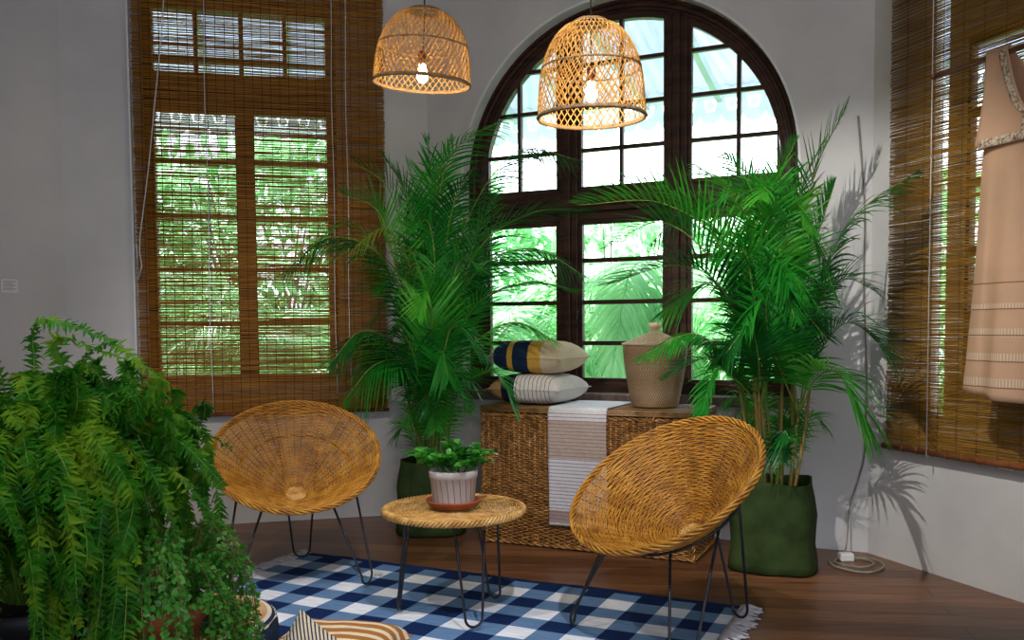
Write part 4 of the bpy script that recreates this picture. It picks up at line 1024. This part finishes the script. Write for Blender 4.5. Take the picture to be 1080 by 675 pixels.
# porch roof beyond the windows, with a white fretwork board along its edge
def roof_panel(name, fr, ua, ub, ua2, ub2, z0, z1, w0, w1):
    m = MB(); n = 40
    def f(u, v):
        uu = (ua + (ub - ua) * u) * (1 - v) + (ua2 + (ub2 - ua2) * u) * v
        return fr(uu, w0 + (w1 - w0) * v, z0 + (z1 - z0) * v + .012 * math.sin(u * (ub2 - ua2) * 2 * PI / .12))
    m.grid(f, 260, 4); o = m.build(name, 'roof_sheet', solid=.004); o['kind'] = 'structure'
    m = MB(); k = 0; u = ua2
    while u < ub2:
        m.prism([(u, 0), (u + .05, 0), (u + .05, .08), (u, .08)], 0, 1, lambda a, d, b: fr(a * 1.0, w0 + (w1 - w0) * d, z0 + (z1 - z0) * d - .13 + b)); u += .62
    o2 = m.build('rafter', 'roof_rib', o, smooth=False)
    m = MB(); zb = z1 - .10; u = ua2
    m.prism([(ua2, zb), (ub2, zb), (ub2, zb + .12), (ua2, zb + .12)], w1 - .015, w1 + .015, fr)
    m.prism([(ua2, zb - .13), (ub2, zb - .13), (ub2, zb - .10), (ua2, zb - .10)], w1 - .012, w1 + .012, fr)
    while u < ub2:
        c = u + .09
        for dx, dz, r in ((0, -.05, .034),):
            m.prism([(c + r * math.cos(2 * PI * q / 10), zb - .05 + r * math.sin(2 * PI * q / 10)) for q in range(10)], w1 - .010, w1 + .010, fr)
        for sgn in (-1, 1): m.prism([(c + sgn * .09, zb), (c + sgn * .06, zb), (c + sgn * .035, zb - .10), (c + sgn * .09, zb - .10)][::sgn], w1 - .010, w1 + .010, fr)
        m.prism([(c + .088 * math.cos(PI + PI * q / 10), zb - .128 + .075 * math.sin(PI + PI * q / 10)) for q in range(11)], w1 - .010, w1 + .010, fr)
        u += .18
    m.build('fretwork_board', 'fretwork', o, smooth=False)
roof_panel('porch_roof', FC, .2, 2.4, -1.2, 4.6, 3.62, 3.20, -.30, -2.6)
roof_panel('porch_roof', FL, -2.4, -.1, -4.6, 1.0, 3.62, 3.20, -.30, -2.6)
# garden palms: one built, then copied with its fronds
def garden_palm(loc, H0, seed, L=1.9, nf=18):
    rg = random.Random(seed); t = thing('garden_palm', 'feathery palm growing outside the windows', 'plant', loc, 0, 'palms in the garden')
    m = MB(); m.tube([V((.03 * math.sin(i), .02 * math.cos(i), H0 * i / 10)) for i in range(11)], .07, 10); m.build('palm_trunk', 'bark', t)
    for k in range(nf):
        a = 2 * PI * k / nf + rg.uniform(-.2, .2); el = rg.uniform(.2, 1.0); d = V((math.cos(a), math.sin(a), 0)); b = V((0, 0, H0))
        m = MB(); frond(m, [b, b + d * L * .35 + V((0, 0, L * .45 * el)), b + d * L * .75 + V((0, 0, L * .45 * el)), b + d * L * 1.0 + V((0, 0, L * (.5 * el - .45)))], rg, .62, .18, 44, .038, .15, .45, .018)
        m.build('frond', ['garden_leaf', 'garden_leaf'], t)
    return t
gp = garden_palm((1.6, 8.7, -.6), 1.5, 5)
for (x, y, s, r, h, lb) in ((.1, 9.2, 1.05, 1.0, -.7, 'feathery palm outside, seen through the left light of the arched window'), (3.6, 9.0, 1.15, 2.2, -.8, 'feathery palm outside, behind the right palm'), (-1.75, 8.3, .85, 4.0, -.6, 'feathery palm outside, seen through the right half of the left blind'), (-3.8, 9.6, 1.1, 5.1, -.7, 'feathery palm outside, seen through the left half of the left blind')):
    g = copy_tree(gp); g.location = (x, y, h); g.rotation_euler.z = r; g.scale = (s, s, s); g['label'] = lb
gp['label'] = 'feathery palm outside, seen through the middle light of the arched window'
def shrub(loc, R, Hh, seed, label, n=900, mat='garden_leaf', leaf=(.16, .28), wd=.07):
    rg = random.Random(seed); t = thing('garden_shrub', label, 'shrub', loc, 0, 'shrubs in the garden'); n = int(n * 2.0)
    m = MB()
    for k in range(7):
        a = rg.uniform(0, 2 * PI); m.tube([V((0, 0, 0)), V((R * .3 * math.cos(a), R * .3 * math.sin(a), Hh * .45)), V((R * .6 * math.cos(a), R * .6 * math.sin(a), Hh * .85))], [.03, .02, .008], 6)
    m.build('stem', 'bark', t); m = MB()
    for k in range(n):
        q = unit(rg) * rg.uniform(.45, 1) ** .5; p = V((q.x * R, q.y * R, Hh * (.5 + q.z * .5)))
        p += V((1, 1, 1)) * .15 * noise.noise(p * 1.5); d = q + unit(rg) * .7 + V((0, 0, .1)); leaf_blade(m, p, d, V((0, 0, 1)), rg.uniform(*leaf), wd * rg.uniform(.7, 1.2), .35, .2, 3)
    o = m.build('foliage', mat, t); o['kind'] = 'stuff'
    return t
spots = [(-5.6, 11.6, 1.7, 4.6, 'tall leafy shrub outside, far left behind the left blind'), (-3.2, 12.0, 1.7, 4.4, 'leafy shrub outside, behind the left pane column of the blind'), (-.9, 12.4, 1.6, 4.2, 'leafy shrub outside between the left blind and the arch'), (1.4, 12.8, 1.7, 3.7, 'leafy shrub outside, low behind the left and middle lights of the arch'), (3.7, 12.4, 1.7, 3.5, 'leafy shrub outside, behind the middle of the arched window'), (6.0, 12.2, 1.8, 3.8, 'leafy shrub outside, behind the right light of the arched window'), (-6.6, 15.0, 2.2, 5.4, 'tallest shrub at the back of the garden, behind the left half of the left blind'), (-3.2, 15.5, 2.2, 5.2, 'tall shrub at the back of the garden, behind the right half of the left blind')]
for i, (x, y, R, Hh, lb) in enumerate(spots): shrub((x, y, -.6), R, Hh, 100 + i, lb, 1100, 'garden_leaf', (.22, .42), .12)
shrub((-3.25, 8.2, -.6), .5, 1.5, 120, 'low reddish shrub outside the lower left pane of the left blind', 260, 'garden_red', (.2, .35), .07)

# ------------------------------------------------------------------ light
w = bpy.data.worlds.new('World'); SC.world = w; w.use_nodes = True; nt = w.node_tree; nt.nodes.clear()
bg = nt.nodes.new('ShaderNodeBackground'); wo = nt.nodes.new('ShaderNodeOutputWorld')
tc = nt.nodes.new('ShaderNodeTexCoord'); sp = nt.nodes.new('ShaderNodeSeparateXYZ'); nt.links.new(tc.outputs['Generated'], sp.inputs[0])
c = ramp(nt, sp.outputs['Z'], [(0, (.86, .96, 1.0)), (.25, (.85, .95, 1.0)), (1, (.55, .75, 1.0))])
nt.links.new(c, bg.inputs['Color']); bg.inputs['Strength'].default_value = SKY; nt.links.new(bg.outputs[0], wo.inputs['Surface'])
L = bpy.data.lights.new('sun', 'SUN'); L.energy = SUN; L.angle = math.radians(3); L.color = (1, .96, .88)
o = bpy.data.objects.new('sun', L); COL.objects.link(o); o.rotation_euler = V((.30, -.42, -.86)).to_track_quat('-Z', 'Y').to_euler()
def area(name, loc, target, size, energy, color):
    L = bpy.data.lights.new(name, 'AREA'); L.shape = 'RECTANGLE'; L.size, L.size_y = size; L.energy = energy; L.color = color
    o = bpy.data.objects.new(name, L); COL.objects.link(o); o.location = loc
    o.rotation_euler = (V(target) - V(loc)).to_track_quat('-Z', 'Y').to_euler()
# added fill area light, unseen behind the camera, and the overhead spots
area('room_fill', (1.0, -3.6, 2.0), (0, 4, 1.2), (4.5, 2.4), AREA_BACK, (.86, .90, 1.0))
def spot(loc, target, energy, size, color, soft=.04):
    L = bpy.data.lights.new('overhead_spot', 'SPOT'); L.energy = energy; L.spot_size = math.radians(size); L.spot_blend = .6; L.color = color; L.shadow_soft_size = soft
    o = bpy.data.objects.new('overhead_spot', L); COL.objects.link(o); o.location = loc; o.rotation_euler = (V(target) - V(loc)).to_track_quat('-Z', 'Y').to_euler()
for s in SPOTS: spot(*s)

# ------------------------------------------------------------------ camera
F_PX = 950.0; PITCH = math.radians(3.0); ROLL = math.radians(-.4); HOR = 346.0
cy = HOR + F_PX * math.tan(PITCH)
fw = V((0, math.cos(PITCH), -math.sin(PITCH))); r0 = V((1, 0, 0)); u0 = V((0, math.sin(PITCH), math.cos(PITCH)))
r_ = r0 * math.cos(ROLL) + u0 * math.sin(ROLL); u_ = u0 * math.cos(ROLL) - r0 * math.sin(ROLL)
cam = bpy.data.cameras.new('camera'); co = bpy.data.objects.new('camera', cam); COL.objects.link(co)
cam.sensor_width = 36; cam.lens = F_PX / 1080 * 36; cam.shift_y = (cy - 337.5) / 1080; cam.clip_start = .05; cam.clip_end = 200
mt = Matrix((r_, u_, -fw)).transposed().to_4x4(); mt.translation = V((0, 0, 1.2)); co.matrix_world = mt
SC.camera = co
vs = SC.view_settings; vs.view_transform = 'Standard'; vs.look = 'None'; vs.gamma = 1; vs.use_curve_mapping = False; vs.exposure = EXPOSURE
SC.cycles.use_adaptive_sampling = False; SC.cycles.max_bounces = 8; SC.cycles.transparent_max_bounces = 24; SC.cycles.sample_clamp_indirect = 6
